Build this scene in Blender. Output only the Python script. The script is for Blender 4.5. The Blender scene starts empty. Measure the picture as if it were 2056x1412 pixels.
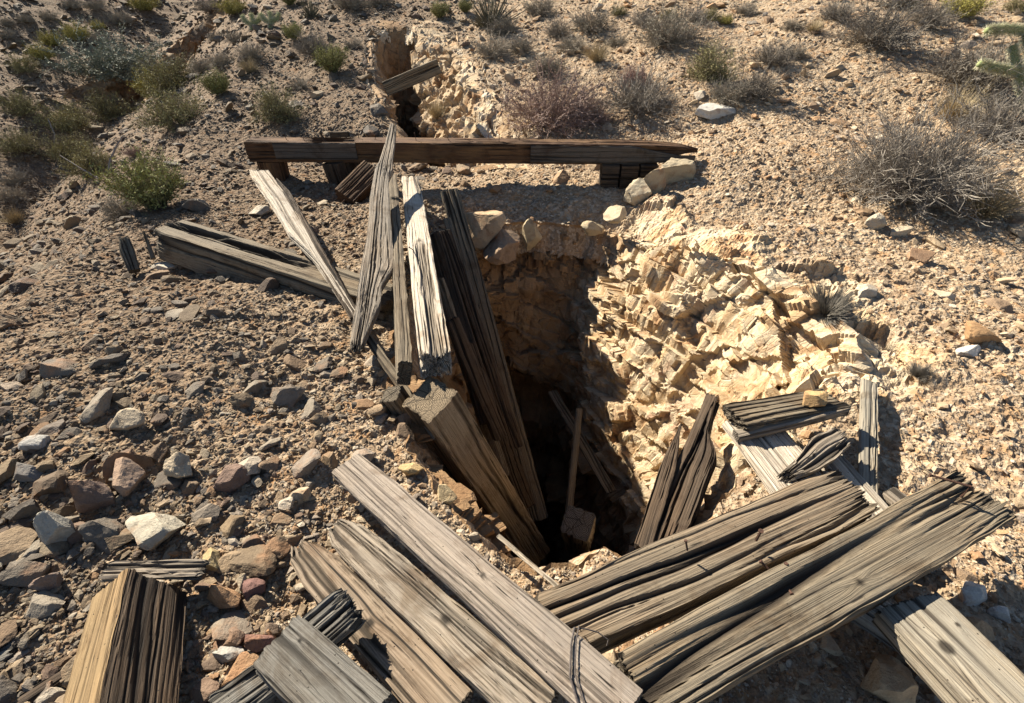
import bpy, bmesh, math, random
import numpy as np
from mathutils import Vector, Matrix
R_ = math.radians
SC = bpy.context.scene
COL = SC.collection
rng = np.random.default_rng(7)
random.seed(7)

# ------------------------------------------------------------------ camera, light
CAM_H, PITCH, FPX = 1.6, R_(38.0), 1000.0          # eye height, downward tilt, focal length in photo pixels
cd = bpy.data.cameras.new('camera'); cam = bpy.data.objects.new('camera', cd); COL.objects.link(cam)
cam.location = (0, 0, CAM_H); cam.rotation_euler = (R_(90) - PITCH, 0, 0)
cd.sensor_width = 36; cd.lens = 36 * FPX / 2056; cd.clip_start = .02; cd.clip_end = 500
SC.camera = cam
SUN_AZ, SUN_EL = R_(-46), R_(36)                    # azimuth from +Y, negative = left
SUN_STR, SKY_STR, EXPO = 5.0, 0.05, 1.58
w = bpy.data.worlds.new('World'); SC.world = w; w.use_nodes = True
nt = w.node_tree; bg = nt.nodes['Background']
sky = nt.nodes.new('ShaderNodeTexSky'); sky.sky_type = 'NISHITA'; sky.sun_disc = False
sky.altitude = 1400; sky.dust_density = .4; sky.sun_elevation = SUN_EL; sky.sun_rotation = SUN_AZ
nt.links.new(sky.outputs[0], bg.inputs[0]); bg.inputs[1].default_value = SKY_STR
sl = bpy.data.lights.new('sun', 'SUN'); sl.energy = SUN_STR; sl.angle = R_(.53); sl.color = (1, .91, .76)
so = bpy.data.objects.new('sun', sl); COL.objects.link(so); so.location = (-5, 5, 8)
sd = Vector((math.sin(SUN_AZ) * math.cos(SUN_EL), math.cos(SUN_AZ) * math.cos(SUN_EL), math.sin(SUN_EL)))
so.rotation_euler = sd.to_track_quat('Z', 'Y').to_euler()
SC.view_settings.view_transform = 'Standard'; SC.view_settings.look = 'None'
SC.view_settings.gamma = 1; SC.view_settings.use_curve_mapping = False; SC.view_settings.exposure = EXPO

# ------------------------------------------------------------------ noise
def _hash(ix, iy, iz, seed):
    h = (ix.astype(np.int64) * 374761393 + iy.astype(np.int64) * 668265263 + iz.astype(np.int64) * 2147483647 + seed * 1274126177) & 0xffffffff
    h = ((h ^ (h >> 13)) * 1274126177) & 0xffffffff
    h = ((h ^ (h >> 15)) * 2246822519) & 0xffffffff
    return ((h ^ (h >> 16)) & 0xffffff) / float(0xffffff)
Z0 = np.zeros(1, np.int64)
def vn2(x, y, seed=0):
    """smooth gradient noise, about -1..1"""
    x = np.asarray(x, float); y = np.asarray(y, float)
    ix = np.floor(x); iy = np.floor(y); fx = x - ix; fy = y - iy
    u = fx * fx * fx * (fx * (fx * 6 - 15) + 10); v = fy * fy * fy * (fy * (fy * 6 - 15) + 10)
    def g(ax, ay):
        a = _hash(ix + ax, iy + ay, Z0, seed) * 6.2831853
        return np.cos(a) * (fx - ax) + np.sin(a) * (fy - ay)
    n = (g(0, 0) * (1 - u) + g(1, 0) * u) * (1 - v) + (g(0, 1) * (1 - u) + g(1, 1) * u) * v
    return n * 1.5
def fbm(x, y, seed=0, octv=4, gain=.5):
    s = 0; a = 1
    for o in range(octv):
        s = s + a * vn2(x * 2 ** o, y * 2 ** o, seed + o * 17); a *= gain
    return s
def facet(x, y, seed=0, tilt=.6):
    """broken-rock relief: each cell is a randomly tilted plane at its own level; returns height, edge distance"""
    ix = np.floor(x); iy = np.floor(y)
    b1 = np.full(x.shape, 9.); b2 = np.full(x.shape, 9.); hh = np.zeros(x.shape)
    for ax in (-1, 0, 1):
        for ay in (-1, 0, 1):
            cx = ix + ax; cy = iy + ay
            px = cx + _hash(cx, cy, Z0, seed); py = cy + _hash(cx, cy, Z0, seed + 1)
            dx = x - px; dy = y - py; d = np.sqrt(dx * dx + dy * dy)
            t1 = (_hash(cx, cy, Z0, seed + 2) - .5) * 2 * tilt; t2 = (_hash(cx, cy, Z0, seed + 3) - .5) * 2 * tilt
            lv = _hash(cx, cy, Z0, seed + 4) - .5
            hc = lv + t1 * dx + t2 * dy
            n = d < b1
            b2 = np.where(n, b1, np.minimum(b2, d)); hh = np.where(n, hc, hh); b1 = np.where(n, d, b1)
    return hh, b2 - b1
def facet3(p, seed=0, tilt=.6):
    """the same in space: p is an array of points scaled to cell size"""
    i0 = np.floor(p); x, y, z = p[..., 0], p[..., 1], p[..., 2]
    b1 = np.full(x.shape, 9.); b2 = np.full(x.shape, 9.); hh = np.zeros(x.shape); cc = hh
    for ax in (-1, 0, 1):
        for ay in (-1, 0, 1):
            for az in (-1, 0, 1):
                cx, cy, cz = i0[..., 0] + ax, i0[..., 1] + ay, i0[..., 2] + az
                dx = x - cx - _hash(cx, cy, cz, seed); dy = y - cy - _hash(cx, cy, cz, seed + 1); dz = z - cz - _hash(cx, cy, cz, seed + 2)
                d = dx * dx + dy * dy + dz * dz; n = d < b1
                if not (n | (d < b2)).any(): continue
                t1, t2, t3, lv = [_hash(cx, cy, cz, seed + q_) - .5 for q_ in (3, 4, 5, 6)]
                hc = lv * .6 + 2 * tilt * (t1 * dx + t2 * dy + t3 * dz)
                b2 = np.where(n, b1, np.minimum(b2, d)); hh = np.where(n, hc, hh); cc = np.where(n, lv + .5, cc); b1 = np.where(n, d, b1)
    return hh, np.sqrt(b2) - np.sqrt(b1), cc
SLAB = np.array([[.80, .25, -.55], [-.35, .93, -.09], [.49, .27, .83]])
def rock_relief(P3, a0, a1, a2, a3, s0=2.0):
    q = P3 @ SLAB.T * np.array([1, 1, 1.35])
    q = q + .05 * np.stack([vn2(P3[..., 0] * 3 + P3[..., 2], P3[..., 1] * 3, 81), vn2(P3[..., 1] * 3, P3[..., 2] * 3, 82), vn2(P3[..., 2] * 3, P3[..., 0] * 3, 83)], -1)
    f0, e0, c0 = facet3(q * s0, 71, 1.2); f1, e1, c1 = facet3(q * s0 * 2.3, 172, 1.3); f2, e2, c2 = facet3(q * s0 * 6, 273, 1.2)
    saw = lambda t: t - np.floor(t) - .5
    d = a0 * f0 + a1 * saw(q[..., 2] * 3.1 + c0 * 1.7) * (.5 + c0) + a1 * .7 * saw(q[..., 0] * 4.3 + c0 * 3.1 + c1 * .3) * (1.4 - c0)
    d = d + a1 * .75 * f1 + a2 * saw(q[..., 1] * 7 + c1 * 2.3) * (c1 > .6) + a2 * 1.3 * f2 + a3 * (c2 - .5)
    return d
def sst(a, b, x):
    t = np.clip((x - a) / (b - a), 0, 1); return t * t * (3 - 2 * t)

# ------------------------------------------------------------------ terrain shape
RIM = np.array([(-.45,3.85),(.0,3.98),(.4,4.0),(.8,3.92),(1.12,3.55),(1.42,3.0),(1.74,2.45),(1.74,1.98),(1.42,1.62),(.98,1.3),(.6,1.02),
                (.25,.90),(-.05,.97),(-.3,1.2),(-.5,1.55),(-.62,2.0),(-.62,2.7),(-.6,3.4)])
SHF = np.array([(-.35,3.5),(.0,3.6),(.3,3.6),(.52,3.5),(.6,3.2),(.68,2.8),(.82,2.4),(.9,2.1),(.82,1.85),(.7,1.6),(.5,1.35),
                (.25,1.28),(.05,1.35),(-.1,1.5),(-.2,1.8),(-.3,2.2),(-.35,2.7),(-.35,3.2)])
def spline(P, n):
    k = len(P); t = np.linspace(0, k, n, endpoint=False); i = t.astype(int); f = (t - i)[:, None]
    p0, p1, p2, p3 = P[(i - 1) % k], P[i % k], P[(i + 1) % k], P[(i + 2) % k]
    return .5 * ((2 * p1) + (-p0 + p2) * f + (2 * p0 - 5 * p1 + 4 * p2 - p3) * f ** 2 + (-p0 + 3 * p1 - 3 * p2 + p3) * f ** 3)
NR = 640
RC = spline(RIM, NR); SCc = spline(SHF, NR)
_rn = fbm(RC[:, 0] * 2.2, RC[:, 1] * 2.2, 91, 4)
_ctr = RC.mean(0); _dir = (RC - _ctr) / np.linalg.norm(RC - _ctr, axis=1)[:, None]
RC = RC + _dir * (_rn * .06 + .045 * fbm(RC[:, 0] * 7, RC[:, 1] * 7, 93, 3))[:, None]
def rim_sd(x, y):
    """signed distance to the pit rim, positive inside"""
    x = np.asarray(x, float); y = np.asarray(y, float); sh = x.shape; x = x.ravel(); y = y.ravel()
    out = np.full(x.shape, -9.); P = RC[::4]; Q = np.roll(P, -1, 0)
    sel = (x > -1.8) & (x < 2.8) & (y > -.2) & (y < 5.1); xs = x[sel]; ys = y[sel]
    d = np.full(xs.shape, 9.); ins = np.zeros(xs.shape, bool)
    for a, b in zip(P, Q):
        ab = b - a; t = np.clip(((xs - a[0]) * ab[0] + (ys - a[1]) * ab[1]) / (ab @ ab), 0, 1)
        d = np.minimum(d, np.hypot(xs - a[0] - t * ab[0], ys - a[1] - t * ab[1]))
        c = (a[1] > ys) != (b[1] > ys)
        if c.any(): ins ^= c & (xs < (b[0] - a[0]) * (ys - a[1]) / (b[1] - a[1] + 1e-12) + a[0])
    out[sel] = np.where(ins, d, -d)
    return out.reshape(sh)
# two cuts run up the slope: centre line x(y), cross profile (offset, height), end fades, rock relief
CUT1 = dict(cy=[5.05, 5.5, 6.1, 7.3, 9.4], cx=[-.62, -.95, -1.27, -1.62, -2.05], prof=[(-.26, -.03), (-.17, .0), (-.13, -.05), (.02, -1.3), (.16, -3.4), (.46, -3.5), (.42, -.46), (.52, -.38), (.66, -.29), (1.08, -.04), (1.2, .0), (1.3, -.03)], y0=5.15, y1=9.2, amp=(.09, .07, .022, .010))
CUT2 = dict(cy=[8.4, 9.5, 10.8, 12.6], cx=[-6.5, -6.15, -5.75, -5.1], prof=[(-.95, -.03), (-.85, .0), (-.30, -1.1), (.05, -1.45), (.22, -1.4), (.34, -.3), (.50, .0), (.60, -.03)], y0=8.6, y1=12.2, amp=(.22, .12, .04, .015))
def cut_shape(x, y, C):
    xc = np.interp(y, C['cy'], C['cx']) + .07 * vn2(y * 1.5, y * 0 + 2.2, 5); d = x - xc
    pr = np.array(C['prof']); e = sst(C['y0'], C['y0'] + .4, y) * (1 - sst(C['y1'] - 1.6, C['y1'], y))
    o = np.argsort(pr[:, 0]); return np.interp(d, pr[o, 0], np.minimum(pr[o, 1], 0), 0, 0) * e, d, e
def base_h(x, y):
    x = np.asarray(x, float); y = np.asarray(y, float)
    z = .20 * np.maximum(0, y - 4.9) * sst(4.9, 6.2, y)
    z = z + .055 * np.maximum(0, x - 1.0) * sst(1.5, 4.5, y) * 1.4                 # climbs to the right
    z = z + .16 * sst(1.2, 2.0, x) * sst(3.6, 4.7, y)
    z = z - .20 * (1 - sst(-.02, .46, -rim_sd(x, y))) * sst(2.9, 3.8, y) * (1 - sst(1.0, 1.7, x))   # dirt funnel on the far side
    # spoil heap on the left, then the gully and the hill opposite
    z = z + .10 * np.exp(-((x + 1.7) / 1.0) ** 2 - ((y - 2.0) / 1.6) ** 2)
    edge = -3.0 - .16 * (y - 3.5)
    z = z - .42 * np.maximum(0, edge - x) * (1 - .0 * y) * sst(1.2, 3.2, y)
    fl = edge - 2.6
    z = z + .78 * np.maximum(0, fl - x) * sst(1.2, 3.2, y)
    z = z + .05 * np.maximum(0, y - 9.5) ** 1.0
    z = z + .10 * fbm(x * .45, y * .45, 3, 3)
    return z
def ground(x, y, detail=True):
    x = np.asarray(x, float); y = np.asarray(y, float)
    z = base_h(x, y)
    t1, _, _ = cut_shape(x, y, CUT1); t2, _, _ = cut_shape(x, y, CUT2); m1 = t1 < -.02; m2 = t2 < -.02
    z = z + t1 + t2
    rk = np.maximum(m1 * 1., m2 * .3)
    if not detail: return z
    d = np.hypot(x, y)
    sd_ = rim_sd(x, y)
    rr = np.clip(1 - (-sd_) / .55, 0, 1) * sst(.8, 1.2, x) * sst(1.3, 1.8, y) * (sd_ > -.6)   # bedrock showing beyond the right rim
    rr = np.clip((rr + vn2(x * 2.1, y * 2.1, 44) * .45) * 2.2 - .5, 0, 1) * (rr > 0)
    rk = np.clip(rk + rr, 0, 1)
    sel = rr > 0
    if sel.any():
        p3 = np.stack([x, y, z], -1)[sel]; dz_ = np.zeros_like(z); dz_[sel] = rock_relief(p3, .135, .045, .014, .007, 1.35)
        z = z + dz_ * np.clip(rr * 2, 0, 1) * .65
    rk = rk * (1 - (rr > 0) * .9)
    f1, e1 = facet(x * 3.2 + .25 * vn2(x * 3, y * 3, 9), y * 3.6 + .25 * vn2(x * 3, y * 3, 10), 11, .7)
    f2, e2 = facet(x * 10, y * 12, 21, .9)
    z = z + rk * (f1 * .09 + f2 * .03 - .03 * (e1 < .06))
    z = z + .02 * fbm(x * 2.4, y * 2.4, 31, 3) + .010 * fbm(x * 11, y * 11, 35, 3) * (1 - rk * .5)
    g1, g2 = facet(x * 22, y * 26, 51, 1.1)
    z = z + .011 * g1 * np.clip(1.3 - d / 12, .3, 1)
    return z
# pixel of the photo -> point of the world
def ray(u, v):
    a = (u - 1028) / FPX; b = (706 - v) / FPX
    return np.array([a, math.cos(PITCH) + b * math.sin(PITCH), -math.sin(PITCH) + b * math.cos(PITCH)])
def P(u, v, z):
    r = ray(u, v); t = (z - CAM_H) / r[2]; return Vector((r[0] * t, r[1] * t, z))
def PD(u, v, t):
    r = ray(u, v); return Vector((r[0] * t, r[1] * t, CAM_H + r[2] * t))
def PY(u, v, Y):
    return PD(u, v, Y / ray(u, v)[1])
def G(u, v):
    """where the line of sight meets the ground"""
    r = ray(u, v); t = np.arange(.8, 40, .02)
    X = r[0] * t; Y = r[1] * t; Z = CAM_H + r[2] * t
    h = ground(X, Y, False); i = np.argmax(Z < h)
    if not (Z < h).any(): i = len(t) - 1
    return Vector((X[i], Y[i], h[i])), t[i]

# ------------------------------------------------------------------ object helpers
def tag(o, label=None, cat=None, group=None, kind=None):
    if label: o['label'] = label
    if cat: o['category'] = cat
    if group: o['group'] = group
    if kind: o['kind'] = kind
    return o
def from_np(name, V, F, mat, parent=None, smooth=False, link=True):
    me = bpy.data.meshes.new(name)
    V = np.asarray(V, np.float32); F = np.asarray(F, np.int32); k = F.shape[1]
    me.vertices.add(len(V)); me.vertices.foreach_set('co', V.ravel())
    me.loops.add(F.size); me.loops.foreach_set('vertex_index', F.ravel())
    me.polygons.add(len(F)); me.polygons.foreach_set('loop_start', np.arange(0, F.size, k, dtype=np.int32))
    me.update(calc_edges=True)
    me.polygons.foreach_set('use_smooth', np.full(len(F), smooth)); me.validate()
    if mat: me.materials.append(mat)
    o = bpy.data.objects.new(name, me)
    if link: COL.objects.link(o)
    if parent: o.parent = parent
    return o
def attr(o, name, typ, data, dom='POINT'):
    a = o.data.attributes.new(name, typ, dom)
    key = {'FLOAT': 'value', 'FLOAT_VECTOR': 'vector', 'FLOAT_COLOR': 'color', 'INT': 'value'}[typ]
    a.data.foreach_set(key, np.asarray(data, np.float32 if typ != 'INT' else np.int32).ravel())
def grid_faces(nu, nv, wrap=False):
    i, j = np.meshgrid(np.arange(nu - 1), np.arange(nv if wrap else nv - 1), indexing='ij')
    a = i * nv + j; b = i * nv + (j + 1) % nv
    return np.stack([a, b, b + nv, a + nv], -1).reshape(-1, 4)

# ------------------------------------------------------------------ materials
class M:
    def __init__(s, name, rough=.9):
        s.m = bpy.data.materials.new(name); s.m.use_nodes = True; s.t = s.m.node_tree
        s.b = s.t.nodes['Principled BSDF']; s.b.inputs['Roughness'].default_value = rough
        s.b.inputs['Specular IOR Level'].default_value = .25
    def n(s, typ, **kw):
        nd = s.t.nodes.new(typ)
        for k, v in kw.items():
            if k in nd.inputs.keys(): nd.inputs[k].default_value = v
            else: setattr(nd, k, v)
        return nd
    def l(s, a, b): s.t.links.new(a, b)
    def noise(s, vec, scale, detail=4, rough=.55, dist=0):
        nd = s.n('ShaderNodeTexNoise', Scale=scale, Detail=detail, Roughness=rough, Distortion=dist)
        if vec: s.l(vec, nd.inputs['Vector'])
        return nd
    def ramp(s, fac, stops):
        nd = s.n('ShaderNodeValToRGB'); e = nd.color_ramp.elements
        while len(e) < len(stops): e.new(.5)
        for q, (p, c) in zip(e, stops):
            q.position = p; q.color = (*c, 1) if len(c) == 3 else c
        s.l(fac, nd.inputs[0]); return nd
    def mix(s, fac, a, b, blend='MIX'):
        nd = s.n('ShaderNodeMix'); nd.data_type = 'RGBA'; nd.blend_type = blend
        for sock, v in ((nd.inputs[0], fac), (nd.inputs[6], a), (nd.inputs[7], b)):
            if isinstance(v, bpy.types.NodeSocket): s.l(v, sock)
            elif isinstance(v, tuple): sock.default_value = (*v, 1)
            else: sock.default_value = v
        return nd.outputs[2]
    def math(s, op, a, b=None, c=None):
        nd = s.n('ShaderNodeMath'); nd.operation = op
        for i, v in enumerate((a, b, c)):
            if v is None: continue
            if isinstance(v, bpy.types.NodeSocket): s.l(v, nd.inputs[i])
            else: nd.inputs[i].default_value = v
        return nd.outputs[0]
    def attr(s, name, typ='GEOMETRY'):
        nd = s.n('ShaderNodeAttribute'); nd.attribute_name = name; nd.attribute_type = typ; return nd
    def bump(s, h, strength, dist, prev=None):
        nd = s.n('ShaderNodeBump', Strength=strength, Distance=dist); s.l(h, nd.inputs['Height'])
        if prev: s.l(prev, nd.inputs['Normal'])
        return nd.outputs[0]
    def col(s, c, nrm=None):
        s.l(s.mix(1., c, (.76, .76, .76), 'MULTIPLY'), s.b.inputs['Base Color'])
        if nrm: s.l(nrm, s.b.inputs['Normal'])
        return s.m

def mat_ground():
    m = M('stony_dirt', .95)
    g = m.n('ShaderNodeNewGeometry').outputs['Position']
    vo = m.n('ShaderNodeTexVoronoi', Scale=48.); m.l(g, vo.inputs['Vector'])
    vo2 = m.n('ShaderNodeTexVoronoi', Scale=110.); m.l(g, vo2.inputs['Vector'])
    big = m.noise(g, 1.3, 5, .6)
    med = m.noise(g, 9, 5, .6)
    fine = m.noise(g, 160, 4, .7)
    dirt = m.ramp(big.outputs[0], [(.3, (.30, .20, .12)), (.5, (.40, .285, .175)), (.7, (.50, .37, .23))]).outputs[0]
    chip = m.ramp(m.n('ShaderNodeSeparateColor').outputs[0], [(0, (.2, .13, .08)), (.35, (.38, .27, .17)), (.7, (.52, .40, .27)), (1, (.68, .58, .44))])
    sep = chip.inputs[0].links[0].from_node; m.l(vo.outputs['Color'], sep.inputs[0])
    c = m.mix(.55, dirt, chip.outputs[0])
    c = m.mix(m.ramp(med.outputs[0], [(.55, (0, 0, 0)), (.7, (1, 1, 1))]).outputs[0], c, (.42, .24, .11))
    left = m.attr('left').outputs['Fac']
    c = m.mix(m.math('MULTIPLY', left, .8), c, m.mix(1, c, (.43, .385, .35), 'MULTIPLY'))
    rock = m.attr('rock').outputs['Fac']
    rn = m.noise(g, 3.1, 6, .65, 1.2)
    rc = m.ramp(rn.outputs[0], [(.28, (.33, .17, .09)), (.38, (.50, .31, .16)), (.46, (.66, .48, .28)), (.56, (.74, .61, .42)), (.64, (.54, .38, .25)), (.76, (.44, .25, .16))]).outputs[0]
    c = m.mix(rock, c, rc)
    wh = m.attr('white').outputs['Fac']
    c = m.mix(wh, c, m.ramp(rn.outputs[0], [(.3, (.46, .31, .19)), (.48, (.70, .58, .42)), (.62, (.78, .70, .58)), (.75, (.5, .34, .24))]).outputs[0])
    c = m.mix(.35, c, m.ramp(fine.outputs[0], [(.3, (.45, .45, .45)), (.7, (1, 1, 1))]).outputs[0], 'MULTIPLY')
    b = m.bump(vo.outputs['Distance'], .7, .012)
    b = m.bump(vo2.outputs['Distance'], .6, .006, b)
    b = m.bump(fine.outputs[0], .6, .003, b)
    return m.col(c, b)

def mat_pit():
    m = M('pit_rock', .92)
    g = m.n('ShaderNodeNewGeometry').outputs['Position']
    mp = m.n('ShaderNodeMapping'); mp.inputs['Rotation'].default_value = (.5, .6, .3); mp.inputs['Scale'].default_value = (1, 2.6, 1.4); m.l(g, mp.inputs[0])
    n1 = m.noise(mp.outputs[0], 1.9, 7, .65, 1.4); n2 = m.noise(g, 5.5, 6, .65); n3 = m.noise(g, 60, 5, .7)
    c = m.ramp(n1.outputs[0], [(.28, (.33, .17, .09)), (.38, (.50, .31, .16)), (.46, (.66, .48, .28)), (.56, (.74, .61, .42)), (.64, (.54, .38, .25)), (.76, (.44, .25, .16))]).outputs[0]
    c = m.mix(m.ramp(n2.outputs[0], [(.57, (0, 0, 0)), (.72, (.8, .8, .8))]).outputs[0], c, (.44, .22, .11))
    c = m.mix(m.attr('dirt').outputs['Fac'], c, m.ramp(n2.outputs[0], [(.35, (.24, .135, .065)), (.65, (.42, .27, .14))]).outputs[0])  # wall dirt, plus the shade painted low in the trench
    ck = m.n('ShaderNodeTexVoronoi', Scale=7.); ck.feature = 'DISTANCE_TO_EDGE'; m.l(mp.outputs[0], ck.inputs[0])
    ckr = m.ramp(ck.outputs[0], [(0, (0, 0, 0)), (.04, (1, 1, 1))])
    c = m.mix(.30, c, m.ramp(n3.outputs[0], [(.3, (.45, .45, .45)), (.7, (1, 1, 1))]).outputs[0], 'MULTIPLY')
    b = m.bump(ckr.outputs[0], .5, .02)
    b = m.bump(n3.outputs[0], .8, .012, b)
    return m.col(c, b)

def mat_stone(name, inst=False):
    m = M(name, .85)
    tc = m.n('ShaderNodeTexCoord').outputs['Object']
    g = m.n('ShaderNodeNewGeometry').outputs['Position']
    base = m.attr('col', 'INSTANCER').outputs['Color'] if inst else m.n('ShaderNodeObjectInfo').outputs['Color']
    n1 = m.noise(g, 22 if inst else 16, 5, .65); n2 = m.noise(g, 150, 3, .7)
    c = m.mix(.8, base, m.ramp(n1.outputs[0], [(.3, (.55, .50, .46)), (.5, (.95, .95, .95)), (.7, (1.0, .98, .92))]).outputs[0], 'MULTIPLY')
    if not inst:
        n3 = m.noise(g, 7, 4, .6)
        c = m.mix(m.ramp(n3.outputs[0], [(.55, (0, 0, 0)), (.68, (.6, .6, .6))]).outputs[0], c, (.38, .20, .10))
    n4 = m.noise(g, 420, 2, .6)
    c = m.mix(.35, c, m.ramp(n2.outputs[0], [(.35, (.5, .47, .45)), (.62, (1, 1, 1))]).outputs[0], 'MULTIPLY')
    b = m.bump(n1.outputs[0], .7, .012); b = m.bump(n2.outputs[0], .8, .005, b); b = m.bump(n4.outputs[0], .5, .0015, b)
    return m.col(c, b)

def mat_wood(name, hi, lo, crack=(.02, .015, .01), warm=None, wamt=0., fs=1.):
    """grain runs along the timber's own length, stored per vertex in 'gv' (metres)"""
    m = M(name, .85)
    gv = m.attr('gv').outputs['Vector']
    def mp(sc, loc=(0, 0, 0)):
        q = m.n('ShaderNodeMapping'); q.inputs['Scale'].default_value = sc; q.inputs['Location'].default_value = loc; m.l(gv, q.inputs[0]); return q.outputs[0]
    f1 = m.noise(mp((3.5, 380 * fs, 380 * fs)), 1, 5, .7, .3)
    f2 = m.noise(mp((.9, 105 * fs, 105 * fs), (3, 1, 7)), 1, 4, .55, .3)
    f3 = m.noise(mp((2.0, 7, 7), (1, 5, 2)), 1, 4, .6)
    dots = m.noise(mp((6, 110, 110), (5, 5, 5)), 1, 3, .5)
    k = m.math('ADD', m.math('MULTIPLY', f1.outputs[0], .68), m.math('MULTIPLY', f2.outputs[0], .32))
    c = m.ramp(k, [(.40, lo), (.49, tuple((a * .62 + b * .38) for a, b in zip(hi, lo))), (.58, hi)]).outputs[0]
    c = m.mix(m.math('MULTIPLY', m.ramp(f3.outputs[0], [(.38, (1, 1, 1)), (.62, (0, 0, 0))]).outputs[0], .55), c, tuple(a * .62 for a in hi))
    if warm: c = m.mix(m.math('MULTIPLY', m.ramp(f3.outputs[0], [(.45, (0, 0, 0)), (.7, (1, 1, 1))]).outputs[0], wamt), c, warm)
    ckm = m.ramp(f2.outputs[0], [(.30, (1, 1, 1)), (.36, (0, 0, 0))]).outputs[0]
    c = m.mix(ckm, c, crack)
    c = m.mix(m.ramp(dots.outputs[0], [(.27, (1, 1, 1)), (.33, (0, 0, 0))]).outputs[0], c, crack)
    c = m.mix(m.attr('knot').outputs['Fac'], c, tuple(a * .35 for a in lo))
    st = m.noise(gv, 5.5, 5, .65, .6)     # stains and bleached patches that ignore the grain
    c = m.mix(1., c, m.ramp(st.outputs[0], [(.32, (.62, .55, .48)), (.48, (1, 1, 1)), (.66, (1.0, .98, .95))]).outputs[0], 'MULTIPLY')
    pk = m.n('ShaderNodeTexVoronoi', Scale=38.); m.l(gv, pk.inputs[0])
    c = m.mix(m.ramp(pk.outputs[0], [(.06, (1, 1, 1)), (.09, (0, 0, 0))]).outputs[0], c, crack)
    # growth rings and radial checks on the sawn ends
    sp = m.n('ShaderNodeSeparateXYZ'); m.l(gv, sp.inputs[0]); q2 = m.n('ShaderNodeCombineXYZ'); m.l(sp.outputs[1], q2.inputs[1]); m.l(sp.outputs[2], q2.inputs[2])
    wv = m.n('ShaderNodeTexWave', Scale=42., Distortion=3.0, Detail=2.); wv.wave_type = 'RINGS'; wv.rings_direction = 'X'; m.l(q2.outputs[0], wv.inputs[0])
    vr = m.n('ShaderNodeTexVoronoi', Scale=17.); vr.feature = 'DISTANCE_TO_EDGE'; m.l(q2.outputs[0], vr.inputs[0])
    ec = m.ramp(wv.outputs[0], [(0, tuple(a * .55 for a in lo)), (.6, tuple((a + b) * .42 for a, b in zip(hi, lo))), (1, tuple(a * .8 for a in hi))]).outputs[0]
    ec = m.mix(m.ramp(vr.outputs[0], [(0, (1, 1, 1)), (.035, (0, 0, 0))]).outputs[0], ec, crack)
    c = m.mix(m.attr('endg').outputs['Fac'], c, ec)
    # rot in the hollows, and shade painted dark into the deep clefts
    c = m.mix(m.attr('cleft').outputs['Fac'], c, tuple(a * .45 for a in lo))
    b = m.bump(f2.outputs[0], .9, .010); b = m.bump(f1.outputs[0], .8, .004, b)
    return m.col(c, b)

def mat_plain(name, c1, c2, scale=30, rough=.85, objcol=False, transl=0):
    m = M(name, rough)
    n = m.noise(m.n('ShaderNodeNewGeometry').outputs['Position'], scale, 3)
    c = m.ramp(n.outputs[0], [(.35, c1), (.65, c2)]).outputs[0]
    if objcol: c = m.mix(1, c, m.n('ShaderNodeObjectInfo').outputs['Color'], 'MULTIPLY')
    return m.col(c)

MG = mat_ground(); MP = mat_pit(); MS = mat_stone('stone'); MSI = mat_stone('gravel', True)
W_GREY = mat_wood('weathered_grey_wood', (.42, .36, .285), (.12, .095, .07), warm=(.36, .25, .15), wamt=.3)
W_PALE = mat_wood('bleached_wood', (.76, .68, .56), (.38, .31, .23), warm=(.55, .42, .28), wamt=.4)
W_OLD = mat_wood('grooved_grey_wood', (.29, .24, .17), (.075, .055, .036), warm=(.25, .17, .09), wamt=.4)
W_SILV = mat_wood('silver_wood', (.42, .40, .36), (.16, .14, .12))
W_BROWN = mat_wood('brown_wood', (.17, .09, .045), (.045, .025, .014), warm=(.30, .17, .07), wamt=.5)
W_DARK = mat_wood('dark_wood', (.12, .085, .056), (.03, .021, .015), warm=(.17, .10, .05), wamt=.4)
W_FINE = mat_wood('fine_grained_board', (.47, .40, .33), (.20, .16, .125), warm=(.40, .31, .22), wamt=.4, fs=1.5)
W_YEL = mat_wood('yellowed_grey_board', (.41, .37, .295), (.14, .115, .085), warm=(.34, .25, .14), wamt=.5, fs=.7)
W_COARSE = mat_wood('coarse_brown_board', (.37, .29, .21), (.10, .075, .05), warm=(.27, .18, .11), wamt=.6, fs=.6)
W_OLDB = mat_wood('grooved_brown_grey_wood', (.31, .25, .175), (.07, .05, .034), warm=(.22, .15, .09), wamt=.6, fs=.75)
W_COVER = mat_wood('cover_plank_wood', (.17, .145, .12), (.055, .045, .037), warm=(.16, .10, .06), wamt=.4)
W_POST = mat_wood('pocked_post_wood', (.46, .36, .235), (.15, .105, .062), warm=(.40, .26, .12), wamt=.5)
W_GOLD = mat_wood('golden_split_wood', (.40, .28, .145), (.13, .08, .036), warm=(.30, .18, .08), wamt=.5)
W_BLUE = mat_wood('blue_grey_wood', (.25, .235, .205), (.085, .075, .062))
M_RUST = mat_plain('rusty_iron', (.045, .025, .018), (.11, .055, .035), 200, .8)
M_WIRE = mat_plain('dull_wire', (.06, .05, .045), (.12, .10, .09), 200, .5)

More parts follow.
